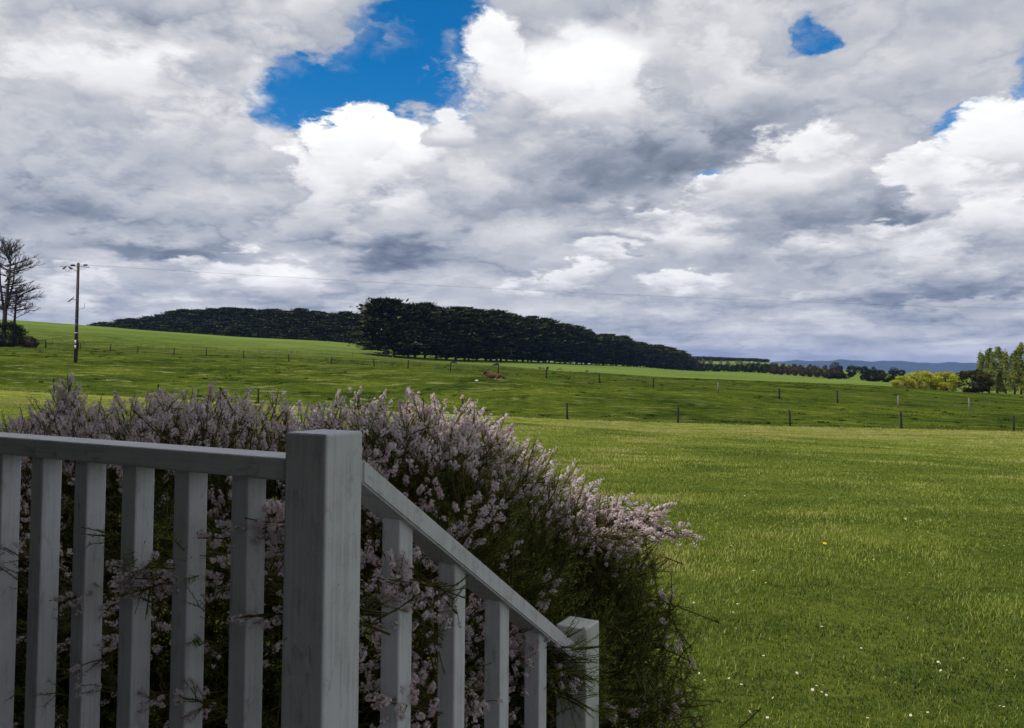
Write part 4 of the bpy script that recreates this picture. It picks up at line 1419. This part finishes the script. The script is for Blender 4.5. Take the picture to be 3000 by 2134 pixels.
class Sprig:
    """a twig with side shoots, needles and flower heads, along +Z, tip at z = 0"""
    def __init__(self, seed, L=.24, heads=True, dense=1.0, nl=1.0):
        rg = np.random.default_rng(seed)
        self.tw = []
        main = [(rg.normal(0, .012) * f, rg.normal(0, .012) * f, -L * (1 - f)) for f in np.linspace(0, 1, 5)]
        lines = [np.array(main)]
        for k in range(rg.integers(3, 5)):
            f = rg.uniform(.28, .80)
            a = rg.random() * 6.28; l = rg.uniform(.045, .090)
            p = np.array([0, 0, -L * (1 - f)])
            d = np.array([math.cos(a) * .62, math.sin(a) * .62, .78])
            lines.append(np.array([p, p + d * l * .5, p + d * l + np.array([0, 0, l * .12])]))
        mb = MB()
        for i, ln in enumerate(lines):
            mb.tube([Vector(p) for p in ln], [.0019 if i == 0 else .0011] * (len(ln) - 1) + [.0007], 3, False)
        self.tV = np.concatenate(mb.V); self.tF = np.array(mb.F4)
        C = []; D = []; fC = []; fN = []
        for i, ln in enumerate(lines):
            seg = np.linalg.norm(np.diff(ln, axis=0), axis=1); tot = seg.sum()
            m = int(tot / .0042 * dense)
            u = np.sort(rg.random(m)) * tot
            cs = np.concatenate([[0], np.cumsum(seg)])
            j = np.clip(np.searchsorted(cs, u) - 1, 0, len(seg) - 1)
            pt = ln[j] + (ln[j + 1] - ln[j]) * ((u - cs[j]) / seg[j])[:, None]
            tg = (ln[j + 1] - ln[j]) / seg[j][:, None]
            a1, b1 = frames(tg, rg)
            dd = tg * .75 + a1 * .65
            l = rg.uniform(.007, .012, m) * nl
            C.append(pt + dd * l[:, None] * .5); D.append(np.concatenate([dd, l[:, None]], 1))
            if heads:
                q = rg.integers(16, 26) if i else rg.integers(30, 44)
                tip, tdir = ln[-1], (ln[-1] - ln[-2]) / np.linalg.norm(ln[-1] - ln[-2])
                back = rg.random(q) ** .8 * (.038 if i == 0 else .022)
                rd = rg.normal(size=(q, 3)); rd /= np.linalg.norm(rd, axis=1, keepdims=True)
                rd = rd + tdir * .55; rd /= np.linalg.norm(rd, axis=1, keepdims=True)
                fC.append(tip - tdir * back[:, None] + rd * rg.uniform(.0045, .0100, (q, 1)))
                fN.append(rd)
        C = np.concatenate(C); D = np.concatenate(D)
        self.nV, self.nF = leaves(C, D[:, :3], D[:, 3], np.full(len(C), .0013 * nl), rg)
        self.nT = np.repeat(np.clip(.40 + 1.6 * (C[:, 2] / L + .25) + rg.normal(0, .12, len(C)), 0, 1), 4)
        if heads:
            fC = np.concatenate(fC); fN = np.concatenate(fN)
            A, Bv = frames(fN, rg)
            V = []; F = []; T = []
            r = rg.uniform(.0033, .0046, len(fC))
            for k in range(5):
                a = 2 * math.pi * k / 5
                for_ = lambda ang, s: fC + (A * math.cos(a + ang) + Bv * math.sin(a + ang)) * (r * s)[:, None]
                V.append(np.stack([fC - fN * .0006, for_(-.45, .75) + fN * .0006, for_(0, 1.05) + fN * .0002, for_(.45, .75) + fN * .0006], 1))
            V = np.stack(V, 1)                      # flowers, petals, 4, 3
            self.fV = V.reshape(-1, 3); self.fF = np.arange(len(self.fV)).reshape(-1, 4)
            self.fT = np.repeat(np.clip(rg.normal(.5, .22, len(fC)), 0, 1), 20)
        else:
            self.fV = None


def place(parts, M, kind):
    """stack copies of a sprig's points under the matrices M (n, 3, 4)"""
    V, F, T = parts
    n = len(M)
    W = np.einsum('nij,vj->nvi', M[:, :, :3], V) + M[:, None, :, 3]
    FF = F[None] + (np.arange(n) * len(V))[:, None, None]
    return W.reshape(-1, 3), FF.reshape(-1, F.shape[1]), (np.tile(T, n) if T is not None else None)


def matrices(tip, dirs, scale):
    dirs = dirs / np.linalg.norm(dirs, axis=1, keepdims=True)
    A, B = frames(dirs, rb)
    return np.concatenate([np.stack([A, B, dirs], 2) * scale[:, None, None], tip[:, :, None]], 2)

flower_sprigs = [Sprig(200 + i) for i in range(6)]
leaf_sprigs = [Sprig(300 + i, .27, False, .95, 1.45) for i in range(5)]
acc = {'twigs': [], 'needles': [], 'flowers': []}


def scatter(sprigs, tip, dirs, scale, tshift=None):
    which = rb.integers(0, len(sprigs), len(tip))
    M = matrices(tip, dirs, scale)
    for i, s in enumerate(sprigs):
        m = M[which == i]
        if not len(m): continue
        V, F, _ = place((s.tV, s.tF, None), m, 0); acc['twigs'].append((V, F, np.full(len(V), .45)))
        V, F, T = place((s.nV, s.nF, s.nT), m, 0)
        sh = np.repeat(rb.normal(0, .09, len(m)) + (0 if tshift is None else tshift[which == i]), len(s.nV)); acc['needles'].append((V, F, np.clip(T + sh, 0, 1)))
        if s.fV is not None:
            V, F, T = place((s.fV, s.fF, s.fT), m, 0)
            sh = np.repeat(rb.normal(0, .12, len(m)), len(s.fV)); acc['flowers'].append((V, F, np.clip(T + sh, 0, 1)))

# outer shell: flower heads crowd the top and thin out down the sides
P, NN = shell(3300)
hgt = P[:, 2] / 1.58
topness = np.clip((NN[:, 2] - .22) * 1.7, 0, 1) * np.clip((P[:, 2] - .7) / .4, 0, 1)
pf = np.clip(.035 + .07 * np.clip(P[:, 2] - .5, 0, 1) + .66 * topness, 0, .70)
pf = np.where((P[:, 0] > .1) & (pf < .12), .12, pf)
fl = rb.random(len(P)) < pf
dirs = NN * .62 + rb.normal(0, .30, P.shape); dirs[:, 2] += np.where(P[:, 2] > .9, .62, .30)
tips = P + NN * np.clip(rb.normal(.015, .045, (len(P), 1)), -.12, .075)
tips[:, 2] += np.abs(rb.normal(0, .022, len(P))) * (P[:, 2] > 1.0)
sc = rb.uniform(.8, 1.25, len(P))
scatter(flower_sprigs, tips[fl], dirs[fl], sc[fl])
scatter(leaf_sprigs, tips[~fl], dirs[~fl], sc[~fl] * 1.1, rb.normal(.26, .18, (~fl).sum()) + .16 * (P[~fl][:, 2] < .9))
# inner layers of plain foliage close the view
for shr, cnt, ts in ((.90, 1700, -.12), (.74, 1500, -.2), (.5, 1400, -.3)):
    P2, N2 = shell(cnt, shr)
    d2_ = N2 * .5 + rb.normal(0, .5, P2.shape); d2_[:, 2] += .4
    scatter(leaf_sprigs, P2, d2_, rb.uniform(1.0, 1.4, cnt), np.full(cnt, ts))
# long shoots that break the outline: tip in the photograph (2283 px view), depth, lean
def shoot(x, y, D, lean, L, flow=True, n=11):
    tip = np.array(at(x * PW / 2283, y * PW / 2283, D))
    d = np.array(lean, float); d /= np.linalg.norm(d)
    f = np.linspace(0, 1, n)
    base = tip - d * L
    side = rb.normal(0, 1, (n, 3)); side -= d * (side @ d)[:, None]; side /= np.linalg.norm(side, axis=1, keepdims=True)
    spread = (.07 * (1 - f) + .004)[:, None]
    pts = base + d * (L * f)[:, None] + side * spread
    dd = d + side * (.55 * (1 - f) + .05)[:, None]
    scatter(flower_sprigs if flow else leaf_sprigs, pts, dd, rb.uniform(.65, .9, n) * (1 if flow else 1.3), np.full(n, .0 if flow else .34))
    mb = MB(); b0 = Vector(base - d * .10 - np.array([0, 0, .05]))
    mb.tube([b0, Vector(base), Vector(tip)], [.0022, .0018, .0010] if flow else [.0012, .0011, .0006], 4, False)
    V = np.concatenate(mb.V); acc['twigs'].append((V, np.array(mb.F4), np.full(len(V), .2)))

for a in ((150, 832, 3.2, (-.1, 0, 1), .30), (158, 838, 3.2, (.1, 0, 1), .26), (138, 845, 3.2, (-.2, 0, 1), .24), (110, 868, 3.2, (-.4, 0, .9), .22), (170, 862, 3.2, (.3, 0, 1), .24), (190, 870, 3.2, (.6, 0, .8), .22), (215, 905, 3.2, (.4, 0, .9), .2), (70, 930, 3.2, (-.7, 0, .6), .2), (1060, 892, 2.8, (.5, 0, 1), .26), (1095, 920, 2.8, (.55, 0, .9), .24), (1150, 965, 2.75, (.6, 0, .8), .2), (1215, 1000, 2.75, (.55, 0, .8), .2), (1480, 1130, 2.8, (.8, 0, .6), .2), (1540, 1190, 2.8, (1, 0, -.1), .22), (120, 855, 3.2, (-.5, 0, .8), .22), (195, 880, 3.2, (.5, -.1, .8), .24), (85, 915, 3.2, (-.7, 0, .6), .22), (45, 940, 3.2, (-.9, 0, .35), .2),
          (10, 940, 3.3, (-.9, 0, .3), .16), (100, 905, 3.2, (-.4, 0, .9), .2),
          (430, 866, 3.1, (.1, 0, 1), .22), (375, 878, 3.1, (-.2, 0, 1), .2), (500, 880, 3.0, (.1, 0, 1), .2), (300, 888, 3.1, (-.2, 0, 1), .2), (550, 880, 3.0, (.2, 0, 1), .2),
          (640, 888, 2.9, (.1, 0, 1), .18), (750, 868, 2.9, (.0, 0, 1), .22), (803, 862, 2.9, (.1, 0, 1), .22), (855, 868, 2.9, (.2, 0, 1), .2), (935, 874, 2.9, (.5, 0, 1), .24), (965, 905, 2.8, (.7, 0, .7), .2),
          (1045, 885, 2.8, (.45, 0, 1), .28), (1075, 905, 2.8, (.5, 0, .9), .24), (1110, 932, 2.8, (.6, 0, .8), .2), (1135, 945, 2.7, (.6, 0, .8), .2), (1170, 985, 2.7, (.6, 0, .8), .18),
          (1245, 1000, 2.8, (.55, 0, .8), .2), (1290, 1030, 2.8, (.5, 0, .8), .18), (1335, 1062, 2.8, (.5, 0, .8), .16), (1400, 1098, 2.8, (.5, 0, .8), .18), (1380, 1105, 2.8, (.3, 0, 1), .16), (1440, 1120, 2.8, (.5, 0, .8), .16),
          (1508, 1118, 2.8, (.9, 0, .5), .22), (1495, 1165, 2.8, (.95, 0, .2), .2), (1567, 1206, 2.8, (1, 0, -.28), .26), (1490, 1195, 2.7, (.95, 0, .0), .2)):
    shoot(*a)
for a in ((1500, 1450, 2.75, (.8, -.2, .2), .22, False), (1545, 1570, 2.72, (.8, -.1, .3), .2, False), (1480, 1310, 2.7, (.7, -.1, .5), .18, False),
          (1400, 1490, 2.3, (.8, -.3, .25), .25, False), (1425, 1560, 2.3, (.8, -.4, .1), .25, False), (1090, 1190, 2.2, (.7, -.3, .5), .3, False), (1240, 1290, 2.3, (.8, -.3, .4), .3, False), (1300, 1250, 2.3, (.7, -.3, .5), .3, False),
          (1180, 1150, 2.2, (.7, -.2, .6), .28, False), (1080, 1120, 2.1, (.5, -.3, .8), .25), (1130, 1120, 2.2, (.6, -.3, .7), .25), (1410, 1590, 2.2, (.8, -.5, .1), .25, False), (1300, 1400, 2.05, (.5, -.6, .5), .24, False), (1345, 1470, 2.08, (.8, -.5, .2), .22, False), (1290, 1520, 2.05, (.4, -.8, .1), .22, True), (1370, 1530, 2.1, (.8, -.6, .0), .24, False),
          (1330, 1590, 2.05, (.5, -.8, .0), .22, False), (1230, 1440, 2.0, (.5, -.6, .4), .24, True), (1260, 1560, 2.0, (.4, -.8, .1), .22, False), (1150, 1540, 1.9, (.4, -.8, .2), .22, True), (1180, 1250, 2.25, (.6, -.4, .5), .3, False), (1140, 1210, 2.2, (.5, -.4, .6), .3, False), (1050, 1160, 2.1, (.5, -.4, .6), .28, False)):
    shoot(*a)
# sprays that poke out between the balusters and round the stair rail
for x, y, D, lean, L, fl_ in ((545, 1155, 1.50, (-.3, -.6, .2), .16, True), (585, 1180, 1.48, (.1, -.7, .1), .14, True), (440, 1200, 1.52, (-.8, -.5, .1), .18, True), (300, 1290, 1.58, (-.7, -.7, .2), .24, True),
                              (270, 1330, 1.58, (-.6, -.7, -.1), .22, True), (110, 1340, 1.70, (-.5, -.7, .1), .18, True), (180, 1190, 1.66, (-.6, -.6, .2), .2, False), (500, 1380, 1.44, (-.95, -.3, .0), .17, True),
                              (330, 1250, 1.56, (-.5, -.8, .3), .2, False), (300, 1370, 1.55, (.2, -.8, -.3), .18, False), (850, 1225, 1.50, (-.2, -.5, .6), .22, True), (925, 1210, 1.60, (.6, -.5, .4), .25, True),
                              (845, 1290, 1.48, (-.3, -.6, .2), .18, True), (880, 1390, 1.55, (.1, -.7, .3), .2, True), (840, 1560, 1.5, (-.2, -.6, .3), .2, True), (1085, 1330, 1.95, (.3, -.6, .5), .25, True),
                              (1140, 1420, 1.98, (.4, -.7, .3), .25, True), (1190, 1400, 2.02, (.5, -.6, .4), .25, True), (1010, 1590, 1.75, (.3, -.7, .2), .25, False), (1190, 1480, 2.0, (.4, -.7, .1), .25, True),
                              (960, 1370, 1.65, (.2, -.6, .6), .25, False), (1290, 1450, 2.1, (.7, -.5, .2), .25, False), (1330, 1500, 2.12, (.8, -.5, .1), .25, False), (1370, 1440, 2.15, (.9, -.4, .2), .22, False),
                              (1060, 1560, 1.85, (.2, -.7, .2), .22, True), (910, 1500, 1.6, (.2, -.7, .2), .2, True), (1120, 1590, 1.95, (.3, -.7, 0), .22, True)):
    shoot(x, y, D - (.12 if x < 700 else .075), lean, L, fl_, 9)
# many small sprays all along the gaps of both railings
for i in range(84):
    if i < 44:
        g = int(rb.integers(0, 7))
        ee, nn_ = .045 + .173 + .1502 * g + (-.075 if rb.random() < .5 else .075) + rb.normal(0, .022), rb.uniform(-.05, .10); zt = rb.uniform(.86, 1.45)
        d = -n2 * rb.uniform(.5, 1) + e2 * rb.normal(0, .25)
    else:
        Tg = float(rb.choice([.16, .34, .53, .72, .92])) + rb.normal(0, .03)
        nn_, ee = Tg, rb.uniform(-.05, .09); zt = EYE - .25 - .64 * nn_ - rb.uniform(.02, .55)
        d = -e2 * rb.uniform(.5, 1) + n2 * rb.normal(-.2, .25)
    q = K0 + E_ * float(ee) + N_ * float(nn_)
    tip = np.array([q.x, q.y, zt])
    d = np.array([d[0], d[1], rb.uniform(-.15, .6)]); d /= np.linalg.norm(d)
    L = rb.uniform(.14, .24); f = np.linspace(0, 1, 4)
    side = rb.normal(0, 1, (4, 3)); side -= d * (side @ d)[:, None]; side /= np.linalg.norm(side, axis=1, keepdims=True)
    scatter(flower_sprigs if rb.random() < .6 else leaf_sprigs, tip - d * L * (1 - f)[:, None] + side * (.04 * (1 - f))[:, None], d + side * (.4 * (1 - f))[:, None], rb.uniform(.5, .8, 4), np.full(4, .1))
# heavier stems rising from the ground
mb = MB(); rnd = random.Random(8)
for cx, cy, rx, ry, h in BUSH:
    for k in range(26):
        a = rnd.uniform(0, 6.28); f = rnd.uniform(.3, .95)
        bx, by = cx + rnd.gauss(0, .07), cy + rnd.gauss(0, .07)
        ex, ey = cx + math.cos(a) * rx * f, cy + math.sin(a) * ry * f
        mx_, my_ = bx + (ex - bx) * .4, by + (ey - by) * .4
        bad = False
        for qx, qy in ((ex, ey), (mx_, my_), (bx, by)):
            qv = np.array([qx, qy]) - k2
            bad |= (qv @ n2 < .22) or (qv @ e2 < .2 and qv @ n2 < 1.25)
        if bad: continue
        mb.tube([(bx, by, -.05), (mx_, my_, h * .5), (ex, ey, h * rnd.uniform(.75, .97) * (1 - .2 * f * f))], [.016, .009, .003], 5, False)
V = np.concatenate(mb.V); acc['twigs'].append((V, np.array(mb.F4), np.full(len(V), .1)))

shrub = empty('flowering_shrub', (-.5, 2.75, 0))
tag(shrub, 'large bushy shrub covered in tiny pale pink flowers growing behind the white railing', 'shrub')


def gather(lst):
    V = []; F = []; T = []; n = 0
    for v_, f_, t_ in lst:
        V.append(v_); F.append(f_ + n); T.append(t_); n += len(v_)
    return np.concatenate(V) - np.array([-.5, 2.75, 0]), np.concatenate(F), np.concatenate(T)

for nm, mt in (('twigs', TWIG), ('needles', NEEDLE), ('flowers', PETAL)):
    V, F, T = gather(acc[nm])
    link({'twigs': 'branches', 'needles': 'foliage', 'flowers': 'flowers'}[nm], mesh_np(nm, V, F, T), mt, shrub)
del acc
# ------------------------------------------------------------------ grass blades, tussocks and daisies
rgz = np.random.default_rng(5)
LAWNB = leaf_mat('lawn_blade', [(0, (.018, .038, .006)), (.32, (.075, .116, .015)), (.6, (.19, .240, .030)), (.88, (.34, .365, .065)), (1, (.40, .35, .15))], .30, gloss=.02)
PADB = leaf_mat('paddock_blade', [(0, (.006, .014, .003)), (.4, (.032, .060, .007)), (.75, (.085, .115, .014)), (1, (.27, .27, .10))], .2)


def blades(X, Y, H, W, tint, lean=.55):
    n = len(X)
    Z = gz(X, Y)
    a = rgz.random(n) * 2 * np.pi
    l = H * rgz.uniform(.15, lean + .3, n)
    dx_, dy_ = np.cos(a) * l, np.sin(a) * l
    s = a + np.pi / 2 + rgz.normal(0, .5, n)
    wx, wy = np.cos(s) * W * .5, np.sin(s) * W * .5
    b = np.stack([X, Y, Z - .004], 1)
    v0 = b + np.stack([wx, wy, 0 * wx], 1); v1 = b - np.stack([wx, wy, 0 * wx], 1)
    m = b + np.stack([dx_ * .35, dy_ * .35, H * .6], 1)
    v2 = m - np.stack([wx, wy, 0 * wx], 1) * .8; v3 = m + np.stack([wx, wy, 0 * wx], 1) * .8
    tp = b + np.stack([dx_, dy_, H * .95], 1)
    V = np.stack([v0, v1, v2, v3, tp], 1).reshape(-1, 3)
    i = np.arange(n)[:, None] * 5
    return V, i + np.array([[0, 1, 2, 3]]), i + np.array([[3, 2, 4]]), np.repeat(tint, 5)


def vnoise(x, y, s, seed):
    """smooth value noise"""
    g = np.random.default_rng(seed).random((128, 128))
    u, v_ = x / s, y / s
    i, j = np.floor(u).astype(int), np.floor(v_).astype(int)
    fu, fv = u - i, v_ - j
    fu = fu * fu * (3 - 2 * fu); fv = fv * fv * (3 - 2 * fv)
    G = lambda a, b: g[a % 128, b % 128]
    return (G(i, j) * (1 - fu) + G(i + 1, j) * fu) * (1 - fv) + (G(i, j + 1) * (1 - fu) + G(i + 1, j + 1) * fu) * fv

# lawn
N = 1000000
u = rgz.random(N)
D = (2.4 ** .22 + u * (58 ** .22 - 2.4 ** .22)) ** (1 / .22)
azm = rgz.uniform(-.70, .78, N)
X = np.tan(azm) * D; Y = D
side = np.array([fn.x, fn.y]) @ np.stack([X, Y]) - fn.dot(F1A)
keep = side < -.1 + rgz.normal(0, .15, N)
keep &= ~((X < .2) & (Y < 14) & (X > -1.15 * Y) & (rgz.random(N) < .6))         # mostly hidden behind the shrub
en_n = (X - K0.x) * N_.x + (Y - K0.y) * N_.y
keep &= en_n > 1.0
cl1 = vnoise(X, Y, .45, 1); cl2 = vnoise(X, Y, 1.9, 6); cl3 = vnoise(X, Y * 1.6, .13, 3)
keep &= rgz.random(N) < .12 + 1.25 * (cl1 * .5 + cl3 * .5)
X, Y, D = X[keep], Y[keep], D[keep]; cl1, cl2, cl3 = cl1[keep], cl2[keep], cl3[keep]
n = len(X)
cl4 = .5 + .8 * (vnoise(X, Y * 1.9, 5.5, 48) - .5) * np.interp(D, [4, 9], [.35, 1]); cl5 = vnoise(X, Y * 2.6, 1.3, 42)
H = (.012 + .026 * cl1 * cl2 * 1.6 + .012 * rgz.random(n)) * np.interp(D, [4, 20, 58], [1.0, 1.1, 1.3])
W = np.interp(D, [3, 8, 20, 58], [.0034, .0055, .013, .034]) * rgz.uniform(.7, 1.3, n)
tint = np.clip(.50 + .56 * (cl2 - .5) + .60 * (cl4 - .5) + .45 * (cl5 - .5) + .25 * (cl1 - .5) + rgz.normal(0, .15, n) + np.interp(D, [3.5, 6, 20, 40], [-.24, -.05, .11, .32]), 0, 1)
dry = rgz.random(n) < .035 + .10 * np.clip(vnoise(X, Y, 2.7, 12) - .62, 0, 1) * 4
tint = np.where(dry, rgz.uniform(.85, 1, n), tint)
V, Fq, Ft, T = blades(X, Y, H, W, tint)
# longer loose blades and rank tufts
nt = 420
tx = rgz.uniform(-.3, .70, nt); td = (3 ** .5 + rgz.random(nt) * (22 ** .5 - 3 ** .5)) ** 2
TX = np.repeat(np.tan(tx) * td, 26) + rgz.normal(0, .07, nt * 26); TY = np.repeat(td, 26) + rgz.normal(0, .07, nt * 26)
V2, Fq2, Ft2, T2 = blades(TX, TY, rgz.uniform(.025, .070, nt * 26), np.full(nt * 26, .0045), np.clip(rgz.normal(.42, .16, nt * 26), 0, 1), .9)
off_ = len(V)
lawn_o = link('lawn_grass', mesh_np('lawn_grass', np.concatenate([V, V2]), [np.concatenate([Fq, Fq2 + off_]), np.concatenate([Ft, Ft2 + off_])], np.concatenate([T, T2])), LAWNB)
tag(lawn_o, 'short mown lawn grass spreading from the shrub to the near fence', 'grass', kind='stuff')

# paddock: tussocks and rough growth
nt = 1700
td = (57 ** .8 + rgz.random(nt) * (215 ** .8 - 57 ** .8)) ** 1.25; ta = rgz.uniform(-.72, .72, nt)
tx, ty = np.tan(ta) * td, td
sd_ = tx * fn.x + ty * fn.y - fn.dot(F1A)
ok = (sd_ > .6) & (ty < past_edge(tx) - 3) & (vnoise(tx, ty, 14, 21) + .5 * vnoise(tx, ty, 4, 22) > .72)
tx, ty = tx[ok], ty[ok]
per = 34
rad_ = np.clip(np.exp(rgz.normal(-1.2, .55, len(tx))), .08, 1.1)
q = rgz.normal(size=(len(tx), per, 2)) * rad_[:, None, None] * np.array([.8, .6])
X = (tx[:, None] + q[..., 0]).ravel(); Y = (ty[:, None] + q[..., 1]).ravel()
hh = np.repeat(rgz.uniform(.06, .20, len(tx)), per) * rgz.uniform(.5, 1.1, len(X))
tt = np.clip(np.repeat(rgz.normal(.18, .14, len(tx)), per) + rgz.normal(0, .10, len(X)), 0, 1)
Va, Qa, Ta_, Tta = blades(X, Y, hh, np.full(len(X), .05), tt, .7)
# low rough sward everywhere in the paddock
nb = 130000
D = (56 ** .5 + rgz.random(nb) * (175 ** .5 - 56 ** .5)) ** 2; az_ = rgz.uniform(-.72, .72, nb)
X, Y = np.tan(az_) * D, D
sd_ = X * fn.x + Y * fn.y - fn.dot(F1A)
ok = (sd_ > .15) & (Y < past_edge(X)); X, Y = X[ok], Y[ok]
c1 = vnoise(X, Y, 3.0, 31); c2 = vnoise(X, Y * 1.4, 9.0, 32)
pale = (vnoise(X, Y * 1.7, 2.2, 33) > .74) & (rgz.random(len(X)) < np.interp(X, [-20, 35], [.8, .3]))
tt = np.where(pale, rgz.uniform(.8, 1, len(X)), np.clip(.22 + .42 * c1 * c2 * 1.6 + rgz.normal(0, .12, len(X)), 0, .8))
Vb, Qb, Tb_, Ttb = blades(X, Y, rgz.uniform(.02, .05, len(X)), np.full(len(X), .06), tt, .9)
# dry fringe under the near fence
m_n = 9000
f_ = rgz.uniform(-.6, 1.6, m_n); o_ = rgz.normal(-.05, .22, m_n)
X = F1A.x + (F1B.x - F1A.x) * f_ + fn.x * o_; Y = F1A.y + (F1B.y - F1A.y) * f_ + fn.y * o_
Vc, Qc, Tc_, Ttc = blades(X, Y, rgz.uniform(.03, .12, m_n), np.full(m_n, .05), np.clip(rgz.normal(.86, .16, m_n), .3, 1), .9)
o1 = len(Va); o2 = o1 + len(Vb)
pad_o = link('paddock_grass', mesh_np('paddock_grass', np.concatenate([Va, Vb, Vc]), [np.concatenate([Qa, Qb + o1, Qc + o2]), np.concatenate([Ta_, Tb_ + o1, Tc_ + o2])], np.concatenate([Tta, Ttb, Ttc])), PADB)
tag(pad_o, 'rough tufted paddock grass with dark tussocks beyond the near fence', 'grass', kind='stuff')

# daisies
DAISY = leaf_mat('daisy_petal', [(0, (.75, .75, .72)), (1, (.82, .82, .80))], .2)
YELL = leaf_mat('yellow_floret', [(0, (.65, .45, .01)), (1, (.80, .62, .03))], .1)


def daisy_mesh(r, n=11):
    V = []; F = []
    for k in range(n):
        a = 2 * math.pi * k / n; w = .9 * math.pi / n
        b = len(V)
        V += [(0, 0, .001), (math.cos(a - w) * r * .7, math.sin(a - w) * r * .7, r * .15), (math.cos(a) * r, math.sin(a) * r, r * .22), (math.cos(a + w) * r * .7, math.sin(a + w) * r * .7, r * .15)]
        F.append((b, b + 1, b + 2, b + 3))
    return mesh_np('petals', V, np.array(F), np.full(len(V), .5))


def flower(name, petals, centre_m, stalk=True):
    root = empty(name)
    link('petals', petals, None, root)
    mb = MB(); mb.tube([(0, 0, .0), (0, 0, .004), (0, 0, .0055)], [.0035, .003, .0012], 8); mb.build('flower_centre', centre_m, root)
    mb = MB(); mb.tube([(0, 0, -.06), (0, 0, .001)], [.0009, .0009], 4); mb.build('stalk', NEEDLE, root)
    return root

dm = daisy_mesh(.0095); dm.materials.append(DAISY)
daisy0 = flower('daisy', dm, YELL)
spots = [(405, 1013), (605, 1063), (627, 1020), (620, 1147), (1057, 1137), (1295, 1040), (1128, 1272), (1778, 1303), (1660, 1330), (1663, 1367), (1650, 1322), (432, 1383), (460, 1418), (585, 1408), (647, 1440),
         (1030, 1447), (1062, 1445), (1010, 1467), (1057, 1480), (1080, 1495), (808, 1510), (690, 1582), (780, 1613), (1597, 1585), (1965, 1552), (1985, 1556), (2000, 1365), (1785, 1210), (1258, 1250), (1430, 1432), (1380, 1403),
         (1505, 857), (1617, 818), (1647, 862), (1857, 872), (2027, 897), (1395, 722), (1985, 715), (2012, 710), (1483, 575), (1540, 590), (1562, 585), (1610, 582), (1800, 595), (1945, 628), (575, 645), (827, 668), (895, 730), (905, 733),
         (708, 846), (787, 822), (870, 832), (687, 780), (428, 762), (595, 715), (645, 750), (770, 910), (725, 450), (665, 455), (910, 530), (810, 520), (1575, 455), (2030, 518), (50, 288), (310, 185), (590, 785), (1320, 787), (1265, 820),
         (280, 962), (2075, 632), (485, 865), (760, 1290), (930, 1380), (1510, 1600), (1290, 1615), (425, 1615)]
first = True
rd_ = random.Random(2)
for x, y in spots:
    q = hit(1800 + x / 1.739, 1200 + y / 1.739)
    if q is None: continue
    o = daisy0 if first else copy_tree(daisy0)
    first = False
    s_ = rd_.uniform(.7, 1.0) * (1.25 if q.y > 9 else 1)
    o.location = q + Vector((0, 0, .040)); o.scale = (s_, s_, s_)
    o.rotation_euler = (rd_.gauss(.35, .3), rd_.gauss(0, .3), rd_.uniform(0, 6))
    tag(o, 'small white daisy flower open in the mown lawn', 'daisy', 'white daisies scattered over the lawn')
dn = daisy_mesh(.017, 22); dn.materials.append(YELL)
dand = flower('dandelion', dn, YELL)
dand.location = hit(2416, 1608) + Vector((0, 0, .05)); dand.rotation_euler = (.3, 0, 0); dand.scale = (1.3, 1.3, 1.3)
tag(dand, 'single bright yellow dandelion flower among the white daisies of the lawn', 'dandelion')
# ------------------------------------------------------------------ haze in the air
hz = bmesh.new(); bmesh.ops.create_cube(hz, size=1.0)
me = bpy.data.meshes.new('haze'); hz.to_mesh(me); hz.free()
hm = bpy.data.materials.new('haze_air'); hm.use_nodes = True
hn_ = hm.node_tree.nodes; hn_.clear()
ho = hn_.new('ShaderNodeOutputMaterial'); hv = hn_.new('ShaderNodeVolumePrincipled')
hv.inputs['Color'].default_value = (.28, .45, 1.0, 1)
hv.inputs['Density'].default_value = 0.000070
hv.inputs['Anisotropy'].default_value = 0.2
hm.node_tree.links.new(hv.outputs[0], ho.inputs['Volume'])
haze = link('haze', me, hm)
haze.scale = (26000, 17000, 420); haze.location = (0, 4500, 110)
tag(haze, kind='stuff')
